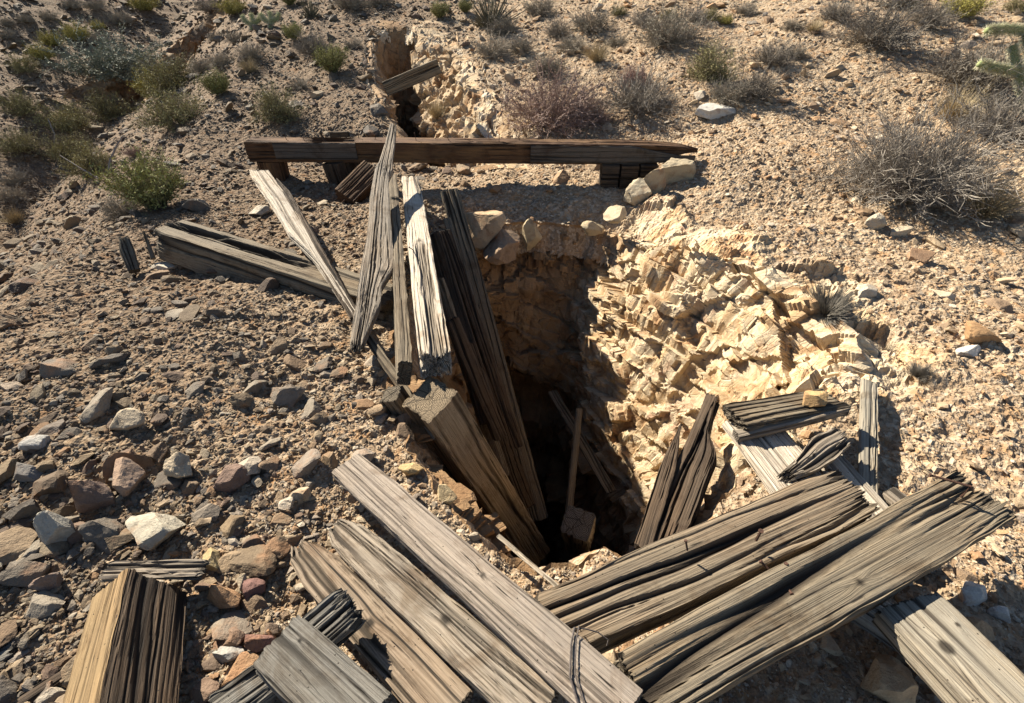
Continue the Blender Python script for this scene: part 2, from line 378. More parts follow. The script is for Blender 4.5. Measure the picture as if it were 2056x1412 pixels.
# ------------------------------------------------------------------ ground sheet
def axis(segs):
    out = [segs[0][0]]
    for a, b, s0, s1 in segs:
        x = a
        while x < b - 1e-6:
            f = (x - a) / (b - a); st = s0 + (s1 - s0) * f
            x = min(b, x + st); out.append(x)
    return np.unique(np.round(out, 5))
XS = axis([(-60, -14, 6, .5), (-14, -4.5, .3, .05), (-4.5, -2, .035, .020), (-2, 2.3, .0165, .0165), (2.3, 5, .020, .04), (5, 14, .05, .4), (14, 60, .5, 6)])
YS = axis([(-20, -.5, 3, .1), (-.5, .3, .06, .02), (.3, 4.4, .0165, .0165), (4.4, 9.5, .020, .032), (9.5, 14, .035, .2), (14, 70, .3, 5)])
XX, YY = np.meshgrid(XS, YS, indexing='ij')
ZZ = ground(XX, YY); SDR = rim_sd(XX, YY)
ZZ = ZZ - np.where(SDR > 0, np.minimum(SDR * 2.0, .4), 0)
F = grid_faces(len(XS), len(YS)); sdf = SDR.ravel()
F = F[~(sdf[F].min(1) > .10)]
F = F[:, ::-1] if False else F
V = np.stack([XX, YY, ZZ], -1).reshape(-1, 3)
_c = np.minimum(cut_shape(XX, YY, CUT1)[0], cut_shape(XX, YY, CUT2)[0]).ravel()
F = F[~(_c[F].max(1) < -.14)]
# orient faces upward
F = F[:, [0, 3, 2, 1]]
g_o = from_np('ground', V, F, MG)
tag(g_o, 'stony tan desert hillside around the old mine shaft', None, None, 'structure')
m1 = (cut_shape(XX, YY, CUT1)[0] < -.02) * 1.; m2 = m1 * 0
rr = .8 * np.clip(1 - (-SDR) / .45, 0, 1) * sst(.8, 1.2, XX) * sst(1.3, 1.8, YY)
rr = np.clip((rr + vn2(XX * 2.1, YY * 2.1, 44) * .45) * 2.6 - .3, 0, 1) * (rr > 0)
attr(g_o, 'rock', 'FLOAT', np.clip(m1 * 1. + m2 * .25 + rr, 0, 1))
attr(g_o, 'white', 'FLOAT', m1 * .5)
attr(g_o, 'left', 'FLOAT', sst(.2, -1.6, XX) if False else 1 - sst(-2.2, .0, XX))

# ------------------------------------------------------------------ the pit, its walls built as broken rock
def build_pit():
    n1, n2 = 190, 40
    rimz = base_h(RC[:, 0], RC[:, 1])
    rows = []; svals = []
    for i in range(-3, n1):
        s = i / (n1 - 1)
        if s < 0:
            p = RC + _dir * (-i * .03); z = base_h(p[:, 0], p[:, 1]) - .018 * (-i)
        else:
            p = RC * (1 - s) + SCc * s
            rgt = sst(.7, 1.1, RC[:, 0]); z = rimz * (1 - s) - 1.6 * (s ** (.92 + .75 * rgt))
        rows.append(np.column_stack([p, z])); svals.append(max(s, 0))
    c = SCc.mean(0)
    for i in range(1, n2 + 1):
        s = i / n2
        p = c + (SCc - c) * (1 - .12 * s) + np.array([.0, .35]) * s
        rows.append(np.column_stack([p, np.full(NR, -1.6 - 3.2 * s)])); svals.append(1 + s)
    V = np.array(rows); S = np.array(svals)[:, None] * np.ones((1, NR))
    du = np.roll(V, -1, 1) - np.roll(V, 1, 1); dv = np.gradient(V, axis=0)
    N = np.cross(dv, du); N /= np.linalg.norm(N, axis=2)[..., None] + 1e-9
    ctr = np.array([.35, 2.4, -1]); flip = np.sign(((ctr - V) * N).sum(2))[..., None]; N = N * flip
    X, Y, Z = V[..., 0], V[..., 1], V[..., 2]
    arc = np.concatenate([[0], np.cumsum(np.linalg.norm(np.diff(RC, axis=0), axis=1))])[None, :] * np.ones((V.shape[0], 1))
    dep = -Z * 1.1
    D = rock_relief(V, .135, .045, .014, .007, 1.35)
    rightness = sst(.3, .8, X)
    D = D * (1.15 - .15 * rightness) + .03 * (1 - sst(.9, 1.3, X))
    k = np.maximum(sst(0, .045, S), sst(.95, 1.3, X)); D = D * np.where(S <= 0, .6, 1)
    V = V + N * (D * k)[..., None]
    V[..., 2] += .006 * (S <= 0)
    nrow = V.shape[0]
    F = grid_faces(nrow, NR, wrap=True)
    VV = V.reshape(-1, 3); VV = np.vstack([VV, [[c[0], c[1] + .35, -4.9]]])
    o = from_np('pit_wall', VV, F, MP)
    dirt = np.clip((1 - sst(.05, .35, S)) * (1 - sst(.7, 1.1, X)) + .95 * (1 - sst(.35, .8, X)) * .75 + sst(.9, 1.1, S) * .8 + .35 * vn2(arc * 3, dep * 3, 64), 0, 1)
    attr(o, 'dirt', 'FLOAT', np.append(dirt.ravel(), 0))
    tag(o, 'broken yellow rock walls of the open mine shaft', None, None, 'structure')
    # floor far below
    fl = from_np('pit_floor', np.array([(c[0] - 1.2, c[1] - 1, -4.7), (c[0] + 1.2, c[1] - 1, -4.7), (c[0] + 1.2, c[1] + 1.8, -4.7), (c[0] - 1.2, c[1] + 1.8, -4.7)]), np.array([[0, 1, 2, 3]]), MP)
    tag(fl, 'dark floor at the bottom of the shaft', None, None, 'structure')
build_pit()
def build_cut(name, C, label, dirt_shade_fn):
    ny, npf = 300, 260
    ys = np.linspace(C['y0'] - .15, C['y1'] + .15, ny); pr = np.array(C['prof'])
    seg = np.concatenate([[0], np.cumsum(np.hypot(*np.diff(pr, axis=0).T) ** .8)]); q = np.linspace(0, seg[-1], npf)
    d = np.interp(q, seg, pr[:, 0]); zr = np.interp(q, seg, pr[:, 1])
    Yg, Dg = np.meshgrid(ys, d, indexing='ij'); _, Zr = np.meshgrid(ys, zr, indexing='ij')
    e = sst(C['y0'], C['y0'] + .4, Yg) * (1 - sst(C['y1'] - 1.6, C['y1'], Yg))
    xc = np.interp(Yg, C['cy'], C['cx']) + .07 * vn2(Yg * 1.5, Yg * 0 + 2.2, 5)
    X = xc + Dg; Z = base_h(X, Yg) + np.where(Zr > 0, Zr, Zr * np.where(Zr < -.04, e, 1))
    V = np.stack([X, Yg, Z], -1)
    N = np.cross(np.gradient(V, axis=0), np.gradient(V, axis=1)); N /= np.linalg.norm(N, axis=2)[..., None] + 1e-9
    N *= np.sign((N * np.stack([.1 - Dg, Dg * 0, .15 + Dg * 0], -1)).sum(2))[..., None]
    k = sst(.0, .12, -Zr) * e
    V = V + N * ((rock_relief(V, *C['amp'], 1.6) + .01) * (.15 + .85 * k))[..., None]
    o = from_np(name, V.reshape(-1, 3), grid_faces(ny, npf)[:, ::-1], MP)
    attr(o, 'dirt', 'FLOAT', np.clip(dirt_shade_fn(Dg, Zr, Yg) + .3 * vn2(Yg * 4, Zr * 2 + Dg, 66), 0, 1).ravel())  # wall dirt, plus the shade painted low in the trench
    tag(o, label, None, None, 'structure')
build_cut('trench_wall', CUT1, 'rocky walls of the narrow trench beyond the beam', lambda d, z, y: np.where(d < .25, .85, .3) + .8 * (1 - sst(-1.3, -1.0, z)))  # extra brown lower down paints the deep slot's shade into the colour
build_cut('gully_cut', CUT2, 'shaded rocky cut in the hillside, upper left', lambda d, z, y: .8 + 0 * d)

# ------------------------------------------------------------------ stones
def chopped(seed, sub=3, planes=11, flat=.62):
    r = np.random.default_rng(seed)
    bm = bmesh.new(); bmesh.ops.create_icosphere(bm, subdivisions=sub, radius=1)
    V = np.array([v.co[:] for v in bm.verts]); F = np.array([[v.index for v in f.verts] for f in bm.faces]); bm.free()
    for _ in range(planes):
        n = r.normal(size=3); n /= np.linalg.norm(n); d = r.uniform(.45, .8)
        q = V @ n; V = V - np.outer(np.maximum(0, q - d), n)
    V = V * np.array([1, r.uniform(.65, .95), flat * r.uniform(.75, 1.2)])
    if sub >= 3:
        V = V * (1 + .05 * fbm(V[:, 0] * 2.2 + seed + V[:, 2], V[:, 1] * 2.2 - V[:, 2] * 2, seed, 2) + .035 * fbm(V[:, 0] * 7 + V[:, 2] * 4, V[:, 1] * 7 - V[:, 2] * 5, seed + 9, 3))[:, None]
    return V / np.abs(V).max(), F
def pebble(seed):
    r = np.random.default_rng(seed)
    bm = bmesh.new()
    for _ in range(15):
        p = r.normal(size=3); p /= np.linalg.norm(p); p *= np.array([1, r.uniform(.6, .95), .5]) * r.uniform(.8, 1.1)
        bm.verts.new(p)
    res = bmesh.ops.convex_hull(bm, input=bm.verts)
    bmesh.ops.delete(bm, geom=[g for g in res['geom_interior'] if isinstance(g, bmesh.types.BMVert)], context='VERTS')
    me = bpy.data.meshes.new('pebble'); bmesh.ops.triangulate(bm, faces=bm.faces); bm.normal_update(); bm.to_mesh(me); bm.free(); return me
PAL_L = [(.32, .24, .155), (.39, .295, .19), (.25, .18, .12), (.18, .13, .10), (.46, .37, .25), (.28, .245, .20), (.36, .31, .25), (.27, .18, .13), (.48, .42, .33), (.20, .18, .155), (.37, .27, .16)]
PAL_R = [(.44, .32, .20), (.53, .41, .27), (.36, .24, .145), (.60, .50, .36), (.46, .27, .14), (.66, .58, .46), (.30, .21, .14), (.50, .38, .25), (.40, .34, .28)]
PROTO = bpy.data.collections.new('gravel_shapes')
for i in range(10):
    me = pebble(100 + i); me.materials.append(MSI); o = bpy.data.objects.new('pebble_%02d' % i, me); PROTO.objects.link(o)
def sample_stones(n, cov):
    """size grows with distance so the ground is covered evenly to the far slope"""
    r = np.random.default_rng(5)
    lo, hi = math.log(.5), math.log(17)
    d = np.exp(r.uniform(lo, hi, n)); a = r.uniform(-1.3, 1.3, n)
    x = d * np.sin(a); y = d * np.cos(a)
    return x, y, np.hypot(d, 1.6)
N_ST = 190000
sx, sy, sdist = sample_stones(N_ST, 1)
r5 = np.random.default_rng(6)
size = .0036 * sdist * r5.uniform(.0012, 1, N_ST) ** (-1 / 2.5)
leftness = 1 - sst(-1.6, .3, sx)
clump = vn2(sx * 1.7, sy * 1.7, 77)
size *= .45 + .29 * leftness * (1 - sst(1.2, 2.6, sy)) + .10 * clump
size = np.where((sx > .9) & (sx < 2.4) & (sy > 2.6) & (sy < 4.6), np.minimum(size, .035), size); size = np.clip(size, .003, .12); inview = (np.abs(sx) < (sy * .79 + .98) * 1.12 + .1) | ((np.abs(sx) < (sy * .79 + .98) * 1.7 + .6) & (size > .02))
_sr = rim_sd(sx, sy); keep = inview & (_sr < -.01) & ~((_sr > -.32) & (sx > 1.05) & (sy > 1.5) & (r5.uniform(size=N_ST) < .8)) & (r5.uniform(size=N_ST) < .62 + .5 * clump + .35 * leftness)
keep &= (cut_shape(sx, sy, CUT1)[0] > -.05) & (cut_shape(sx, sy, CUT2)[0] > -.05)
sx, sy, size, leftness, sdist = sx[keep], sy[keep], size[keep], leftness[keep], sdist[keep]
sz = ground(sx, sy)
n = len(sx)
pl = np.array(PAL_L); pr = np.array(PAL_R)
colr = np.where((r5.uniform(size=n) < leftness * .85)[:, None], pl[r5.integers(0, len(pl), n)], pr[r5.integers(0, len(pr), n)]) * r5.uniform(.78, 1.2, (n, 1))
colr = colr * .76 + .24 * (leftness[:, None] * np.array([.27, .195, .125]) + (1 - leftness[:, None]) * np.array([.46, .32, .19]))
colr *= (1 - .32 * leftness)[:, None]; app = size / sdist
order = np.argsort(-app)
BIG = order[:285]; REST = order[285:]
# the 285 largest: single stones, parts of the ground
big_me = []
for i in range(14):
    Vc, Fc = chopped(300 + i, 4, 13, .5); me = from_np('stone', Vc, Fc, MS, link=False); big_me.append(me.data); bpy.data.objects.remove(me)
for k in BIG:
    o = bpy.data.objects.new('stone', big_me[int(r5.integers(0, 14))]); COL.objects.link(o); o.parent = g_o
    s = size[k]; o.location = (sx[k], sy[k], sz[k] + s * .05); o.scale = (s * 1.1, s * 1.1, s)
    o.rotation_euler = (r5.normal(0, .3), r5.normal(0, .3), r5.uniform(0, 6.28)); o.color = (*colr[k], 1)
def scatter(name, x, y, z, s, rot, col, idx, label):
    me = bpy.data.meshes.new(name); me.vertices.add(len(x)); me.vertices.foreach_set('co', np.column_stack([x, y, z]).astype(np.float32).ravel())
    o = bpy.data.objects.new(name, me); COL.objects.link(o)
    attr(o, 'sc', 'FLOAT_VECTOR', s); attr(o, 'rot', 'FLOAT_VECTOR', rot); attr(o, 'col', 'FLOAT_COLOR', np.column_stack([col, np.ones(len(x))])); attr(o, 'idx', 'INT', idx)
    ng = bpy.data.node_groups.new(name, 'GeometryNodeTree')
    ng.interface.new_socket('Geometry', in_out='INPUT', socket_type='NodeSocketGeometry'); ng.interface.new_socket('Geometry', in_out='OUTPUT', socket_type='NodeSocketGeometry')
    gi = ng.nodes.new('NodeGroupInput'); go = ng.nodes.new('NodeGroupOutput'); ip = ng.nodes.new('GeometryNodeInstanceOnPoints')
    ci = ng.nodes.new('GeometryNodeCollectionInfo'); ci.inputs[0].default_value = PROTO; ci.inputs[1].default_value = True
    def na(nm, t):
        q = ng.nodes.new('GeometryNodeInputNamedAttribute'); q.data_type = t; q.inputs[0].default_value = nm; return q.outputs[0]
    e = ng.nodes.new('FunctionNodeEulerToRotation')
    L = ng.links.new
    L(gi.outputs[0], ip.inputs['Points']); L(ci.outputs[0], ip.inputs['Instance']); ip.inputs['Pick Instance'].default_value = True
    L(na('idx', 'INT'), ip.inputs['Instance Index']); L(na('rot', 'FLOAT_VECTOR'), e.inputs[0]); L(e.outputs[0], ip.inputs['Rotation']); L(na('sc', 'FLOAT_VECTOR'), ip.inputs['Scale'])
    L(ip.outputs[0], go.inputs[0])
    md = o.modifiers.new('scatter', 'NODES'); md.node_group = ng
    tag(o, label, None, None, 'stuff'); return o
k = REST; nk = len(k)
sv = size[k][:, None] * np.column_stack([np.ones(nk), r5.uniform(.75, 1, nk), r5.uniform(.6, 1.1, nk)])
scatter('gravel', sx[k], sy[k], sz[k] + size[k] * .15, sv, np.column_stack([r5.normal(0, .35, nk), r5.normal(0, .35, nk), r5.uniform(0, 6.28, nk)]), colr[k], r5.integers(0, 10, nk), 'loose gravel and rock chips covering the slope')

# named rocks: pixel of the foot, width and height in pixels, colour, label
ROCKS = [
 (132,1092,78,88,(.44,.41,.34),'grey white angular rock beside the dark brown slab, lower left'),
 (188,1040,80,100,(.20,.14,.11),'dark brown rock standing just above the grey white rock, lower left'),
 (265,990,86,66,(.40,.28,.20),'round pinkish brown rock above the large cream stone'),
 (315,1098,112,78,(.50,.45,.35),'large flat cream stone with a small hole, lower left'),
 (370,972,66,70,(.52,.42,.29),'cream ridged rock right of the round pinkish brown rock'),
 (468,988,72,60,(.24,.16,.12),'dark chocolate rock by the thin grey twig'),
 (505,958,66,50,(.50,.42,.32),'cream brown rock above the dark chocolate rock'),
 (455,1222,72,64,(.50,.30,.16),'rusty orange rock right of the dark split post'),
 (512,1200,46,44,(.22,.12,.10),'small dark red rock beside the rusty orange rock'),
 (523,1318,62,72,(.26,.14,.11),'dark maroon rock left of the jagged block end'),
 (265,868,66,46,(.50,.41,.29),'tan oval rock on the open gravel, left side'),
 (430,1150,60,56,(.46,.35,.18),'ochre rock at the right end of the rotten flat board'),
 (70,905,56,32,(.46,.44,.40),'small pale grey stone near the left edge'),
 (465,1335,56,44,(.40,.38,.34),'grey lichen stone between dark post and blue grey board'),
 (70,975,70,50,(.22,.20,.18),'dark grey rock near the left edge above the white one'),
 (110,1195,60,50,(.25,.20,.17),'brown rock left of the rotten flat board'),
 (1758,470,62,44,(.56,.48,.36),'pale rounded rock below the large grey twiggy shrub'),
 (1802,478,60,24,(.60,.50,.36),'flat pale rock touching the rounded one below the shrub'),
 (1845,532,66,34,(.44,.28,.17),'rusty flat rock on the right slope'),
 (1276,415,60,56,(.62,.52,.36),'lowest of three pale blocks in a row at the pit corner'),
 (1312,405,58,68,(.56,.44,.28),'middle of three pale blocks in a row at the pit corner'),
 (1348,385,78,80,(.56,.46,.31),'largest and highest of three pale blocks at the pit corner'),
 (1960,690,72,42,(.46,.28,.14),'rust coloured rock at the right edge'),
 (1938,724,54,34,(.60,.56,.50),'white rock just below the rust coloured one, right edge'),
 (1435,236,92,30,(.74,.70,.62),'flat white slab on the slope right of the dark twisted shrub'),
 (1737,600,56,24,(.62,.54,.42),'flat cream stone right of the small round grey shrub'),
 (1492,462,28,16,(.30,.17,.10),'small rust brown chip on bare dirt above the pit'),
 (1942,1215,56,46,(.66,.63,.57),'white quartz rock below the end of the long grooved beam'),
 (1998,1250,44,34,(.62,.58,.52),'small white rock right of the white quartz rock'),
 (1950,1282,80,56,(.44,.30,.18),'brown and grey rock above the wide grey board'),
 (1775,1412,150,120,(.60,.44,.27),'big tan boulder half hidden at the bottom edge'),
 (968,490,96,84,(.58,.42,.26),'big tan rock at the far pit edge beside the dark boards'),
 (1005,528,76,56,(.38,.27,.18),'purplish block under the big tan rock at the far edge'),
 (400,425,44,34,(.60,.52,.40),'cream angular rock near the top of the spoil heap'),
 (525,435,44,28,(.62,.55,.43),'flat cream rock beside the split bleached board'),
 (330,545,62,26,(.62,.55,.44),'flat cream stone at the foot of the two short stubs'),
 (640,200,30,20,(.55,.44,.30),'small tan stone below the bright green shrub'),
 (35,790,50,26,(.46,.36,.26),'low tan stone at the left edge of the gravel'),
 (600,1010,44,34,(.56,.46,.32),'cream stone left of the pale board end'),
 (1068,500,40,70,(.58,.47,.30),'pointed pale rock standing at the far pit rim, left one of three'),
 (1192,480,50,40,(.60,.49,.32),'pale blocky rock at the far pit rim near the corner'),
 (1235,455,54,40,(.60,.50,.34),'cream rock at the pit corner just left of the three pale blocks'),
 (825,960,46,40,(.56,.40,.20),'yellow rock wedged between pale board and leaning post'),
 (895,1010,50,40,(.56,.44,.26),'lumpy yellow clod at the near pit edge'),
]
for i, (u, v, pw, ph, c, lab) in enumerate(ROCKS):
    g, t = G(u, v - ph * .25)
    if u == 968: g = PY(968, 468, 3.86); t = g.y / ray(968, 468)[1]
    if u == 1005: g = PY(1005, 505, 3.76); t = g.y / ray(1005, 505)[1]
    if u in (1068, 1192, 1128, 1235): g = PY(u, v - 14, 3.92 if u < 1230 else 3.86); t = g.y / ray(u, v)[1]
    s = pw * t / FPX / 2; sh = ph * t / FPX / 2
    Vc, Fc = chopped(500 + i, 4, 13, 1.0)
    Vc = Vc * np.array([s, s * .85, max(sh, s * .3)]) * 1.12
    o = from_np('rock', Vc, Fc, MS); o.location = (g.x, g.y, g.z + sh * .35); o.color = (*c, 1)
    o.rotation_euler = (random.uniform(-.15, .15), random.uniform(-.15, .15), random.uniform(-.4, .4))
    tag(o, lab, 'rock')

# ------------------------------------------------------------------ timbers
def timber_mesh(L, w, t, seed, groove, gn, jagA, jagB, prof, bend, knots, nx, mat, parent, name, wear=.004, hollow=None, curl=0, hi=False, side_mat=None):
    """a weathered timber along local X; y = width, z = thickness. prof: (s, left edge, right edge[, top, bottom]) as multiples of the half size"""
    r = np.random.default_rng(seed)
    per = 2 * (w + t); step = .0032 if hi else max(.0042, min(.010, per / 90)); ny = max(6, int(w / step)); nz = max(4, int(t / step))
    yy = np.concatenate([np.linspace(-1, 1, ny, endpoint=False), np.ones(nz), np.linspace(1, -1, ny, endpoint=False), -np.ones(nz)])
    zz = np.concatenate([np.ones(ny), np.linspace(1, -1, nz, endpoint=False), -np.ones(ny), np.linspace(-1, 1, nz, endpoint=False)])
    pc = np.arange(len(yy)) / len(yy) * per
    NV = len(yy)
    nx = int(np.clip(L / .016, 60, 110)) if hi else (nx or int(np.clip(L / .014, 24, 170)))
    s = np.linspace(0, 1, nx)
    S, YV = np.meshgrid(s, yy, indexing='ij'); _, ZV = np.meshgrid(s, zz, indexing='ij'); _, PC = np.meshgrid(s, pc, indexing='ij')
    # periodic perimeter coordinate
    ang = PC / per * 2 * math.pi
    X = S * L
    pr = np.array([(*q, 1, 1) if len(q) == 3 else q for q in (prof or [(0, 1, 1), (1, 1, 1)])])
    pl_ = np.interp(S, pr[:, 0], pr[:, 1]); prr = np.interp(S, pr[:, 0], pr[:, 2]); pt = np.interp(S, pr[:, 0], pr[:, 3]); pb = np.interp(S, pr[:, 0], pr[:, 4])
    edgeN = 1 + .05 * vn2(X * 5, YV * 0 + ZV * .7 + seed, seed)
    Y = np.where(YV < 0, YV * pl_, YV * prr) * w / 2 * edgeN
    Z = np.where(ZV < 0, ZV * pb, ZV * pt) * t / 2
    # grooves, cracks that follow the grain
    wrap = .016 * vn2(X * 1.3, PC * 5, seed + 3) + .006 * vn2(X * 3.5, PC * 9, seed + 13) + .0015 * vn2(X * 9, PC * 20, seed + 4)
    q = PC + wrap
    fr = gn
    g1 = vn2(q * fr + 13, X * .30, seed + 5); g2 = vn2(q * fr * 2.7, X * .8, seed + 6); g3 = vn2(q * fr * 6, X * 1.5, seed + 7)
    deep = np.clip(1 - np.abs(g1) / .17, 0, 1) * sst(-.1, .4, vn2(q * fr * .6, X * .5, seed + 8) + .3) + .6 * np.clip(1 - np.abs(g2) / .2, 0, 1) * sst(0, .4, vn2(q * fr, X * 1.1, seed + 18))
    fine = np.abs(g2) * .5 + np.abs(g3) * .3
    D = -groove * (deep * 2.8 + (1 - fine) * .22 + .25 * g1)
    cor = np.minimum(1 - np.abs(YV) + .0, 1 - np.abs(ZV)) * 0
    corner = np.clip((np.abs(YV) * w / 2 - (w / 2 - .012)) / .012, 0, 1) * np.clip((np.abs(ZV) * t / 2 - (t / 2 - .012)) / .012, 0, 1)
    D = D - wear * corner * (1.2 + 1.5 * vn2(X * 9, YV * 1.0 + ZV * 3, seed + 9))
    ni = np.abs(YV) >= .999; nzm = np.abs(ZV) >= .999
    Y = Y + np.where(ni, np.sign(YV) * D, 0); Z = Z + np.where(nzm, np.sign(ZV) * D, 0)
    cleft = np.clip(np.clip(1 - np.abs(g1) / .17, 0, 1) * sst(-.1, .4, vn2(q * fr * .6, X * .5, seed + 8) + .3) * 1.2, 0, 1)
    if hollow:   # rotted-out channel on the upper face: (s0, s1, y0, y1, depth)
        s0, s1, y0, y1, dp = hollow
        m = sst(s0 - .04, s0 + .03, S) * (1 - sst(s1 - .05, s1 + .05, S)) * sst(y0 - .15, y0, YV + .25 * vn2(X * 3, YV * 6, seed)) * (1 - sst(y1, y1 + .15, YV + .25 * vn2(X * 2.5, YV * 6, seed + 1))) * (ZV > .999)
        Z = Z - dp * m * (.70 + .35 * vn2(X * 2.5, YV * 14, seed + 2) + .2 * vn2(X * 7, YV * 5, seed + 12)); cleft = np.maximum(cleft, m * .8)
    # jagged ends : length varies over the cross-section
    def jag(sd_):
        a = np.abs(vn2(YV * w * 45 + 9, ZV * t * 45, seed + sd_)) * .9 + .5 * np.abs(vn2(YV * w * 110, ZV * t * 110 + 4, seed + sd_ + 1)) + .5 * (vn2(YV * w * 12, ZV * t * 12, seed + sd_ + 2) + .4)
        return a
    e = min(.25, .35 * .3 / max(L, .3))
    X = X + jagA * jag(20) * (1 - sst(0, .3, S)) - jagB * jag(30) * sst(.7, 1, S)
    GY = Y.copy(); kn = np.zeros_like(X)
    for kx, ky, kr in knots or []:
        dx = X - kx * L; dy = Y - ky * w / 2; top = (ZV > .5)
        rr_ = np.sqrt((dx / 1.9) ** 2 + dy ** 2); f = np.exp(-(rr_ / kr) ** 2) * top
        GY = GY + np.sign(dy) * f * kr * .35; kn = np.maximum(kn, (1 - sst(kr * .30, kr * .55, np.sqrt(dx ** 2 * .7 + dy ** 2))) * top)
        Z = Z + .003 * f
    # bend
    bz = bend[1] * 4 * S * (1 - S); by = bend[0] * 4 * S * (1 - S) + curl * np.sin(S * 9 + seed)
    V = np.stack([X, Y + by, Z + bz], -1)
    GVv = np.stack([X + seed * 1.7, GY + .31 * (seed % 7), Z], -1)
    Vs = [V.reshape(-1, 3)]; Gs = [GVv.reshape(-1, 3)]; Ks = [kn.ravel()]; Cs = [cleft.ravel()]
    Fs = [grid_faces(nx, NV, wrap=True)[:, ::-1]]
    off = nx * NV
    for side in (0, 1):
        ring0 = (0 if side == 0 else (nx - 1) * NV) + np.arange(NV)
        cen = V[0 if side == 0 else -1].mean(0); prev = ring0
        for f in (.9, .8, .68, .56, .44, .32, .2, .1):
            base = V[0 if side == 0 else -1]
            p = cen + (base - cen) * f
            ja = (jagA if side == 0 else jagB); ja = 0 if ja < .007 else ja
            jj = np.abs(vn2(p[:, 1] * 45 + 9, p[:, 2] * 45, seed + 40)) * .9 + np.abs(vn2(p[:, 1] * 120, p[:, 2] * 120, seed + 41)) * .5
            p[:, 0] = cen[0] + (jj - .6) * ja * (1 if side == 0 else -1) * .8 + (base[:, 0] - cen[0]) * .3
            Vs.append(p); Gs.append(p * np.array([1, 1, 1]) + np.array([seed * 1.7, .013 * (seed % 5), .02])); Ks.append(np.zeros(NV)); Cs.append(np.full(NV, .15))
            cur = off + np.arange(NV); off += NV
            a, b = prev, np.roll(prev, -1); c_, d_ = np.roll(cur, -1), cur
            qf = np.stack([a, b, c_, d_], -1); Fs.append(qf if side == 0 else qf[:, ::-1]); prev = cur
        # close the middle
        Vs.append(cen[None] ); Gs.append(cen[None]); Ks.append(np.zeros(1)); Cs.append(np.zeros(1))
        ci = off; off += 1
        m_ = len(prev) // 2 * 2
        a = prev[0:m_:2]; b = prev[1:m_:2]; c_ = np.roll(prev, -2)[0:m_:2] if len(prev) == m_ else prev[(np.arange(0, m_, 2) + 2) % len(prev)]
        qf = np.stack([a, b, c_, np.full(len(a), ci)], -1); Fs.append(qf if side == 0 else qf[:, ::-1])
    o = from_np(name, np.vstack(Vs), np.vstack(Fs), mat, parent)
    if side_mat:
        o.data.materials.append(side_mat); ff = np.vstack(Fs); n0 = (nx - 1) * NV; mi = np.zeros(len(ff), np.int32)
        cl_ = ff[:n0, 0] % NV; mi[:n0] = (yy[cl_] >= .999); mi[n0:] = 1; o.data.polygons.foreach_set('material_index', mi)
    attr(o, 'gv', 'FLOAT_VECTOR', np.vstack(Gs)); attr(o, 'knot', 'FLOAT', np.concatenate(Ks)); attr(o, 'cleft', 'FLOAT', np.concatenate(Cs))
    eg = np.zeros(len(np.concatenate(Cs))); eg[nx * NV:] = 1; attr(o, 'endg', 'FLOAT', eg)
    return o
def frame(A, B, roll):
    x = (B - A).normalized(); z = Vector((0, 0, 1)); z = (z - x * z.dot(x))
    z = Vector((0, -1, 0)) - x * Vector((0, -1, 0)).dot(x) if z.length < .15 else z
    z.normalize(); y = z.cross(x)
    m = Matrix((x, y, z)).transposed().to_4x4()
    return Matrix.Translation(A) @ m @ Matrix.Rotation(roll, 4, 'X')
_seed = [10]
def timber(name, label, cat, A, B, w, t, mat, roll=0, groove=.003, gn=30, jagA=.012, jagB=.012, prof=None, bend=(0, 0), knots=None, nx=None, hollow=None, parent=None, group=None, curl=0, hi=False, side_mat=None):
    _seed[0] += 1
    L = (B - A).length
    o = timber_mesh(L, w, t, _seed[0], groove, gn, jagA, jagB, prof, bend, knots, nx, mat, None, name, hollow=hollow, curl=curl, hi=hi, side_mat=side_mat)
    mw = frame(A, B, R_(roll))
    if parent is not None:
        o.parent = parent; o.matrix_basis = parent.matrix_basis.inverted() @ mw
        if label: o['label'] = label
    else:
        o.matrix_basis = mw; tag(o, label, cat, group)
    return o
def nail(parent, base, tip, r=.003, bent=None, name='nail', mat=None):
    pts = [base] + ([bent] if bent else []) + [tip]
    bm = bmesh.new(); tube(bm, pts, r, r * .9, 6)
    d = (tip - pts[-2]).normalized(); tube(bm, [tip - d * .001, tip + d * .003], r * 1.6, r * 1.6, 8)
    me = bpy.data.meshes.new(name); bm.to_mesh(me); bm.free(); me.materials.append(mat or M_RUST)
    o = bpy.data.objects.new(name, me); COL.objects.link(o); o.parent = parent; o.matrix_basis = parent.matrix_basis.inverted()
    return o
def tube(bm, pts, r0, r1, n=6, cap=True):
    rings = []
    for i, p in enumerate(pts):
        p = Vector(p); a = Vector(pts[max(0, i - 1)]); b = Vector(pts[min(len(pts) - 1, i + 1)]); d = (b - a).normalized()
        u = d.orthogonal().normalized(); v = d.cross(u); r = r0 + (r1 - r0) * i / max(1, len(pts) - 1)
        rings.append([bm.verts.new(p + (u * math.cos(k * 2 * math.pi / n) + v * math.sin(k * 2 * math.pi / n)) * r) for k in range(n)])
    for a, b in zip(rings, rings[1:]):
        # align ring starts
        best = min(range(n), key=lambda s: (a[0].co - b[s].co).length); b2 = b[best:] + b[:best]
        for k in range(n): bm.faces.new((a[k], a[(k + 1) % n], b2[(k + 1) % n], b2[k]))
        b[:] = b2
    if cap: bm.faces.new(rings[0][::-1]); bm.faces.new(rings[-1])

T = timber
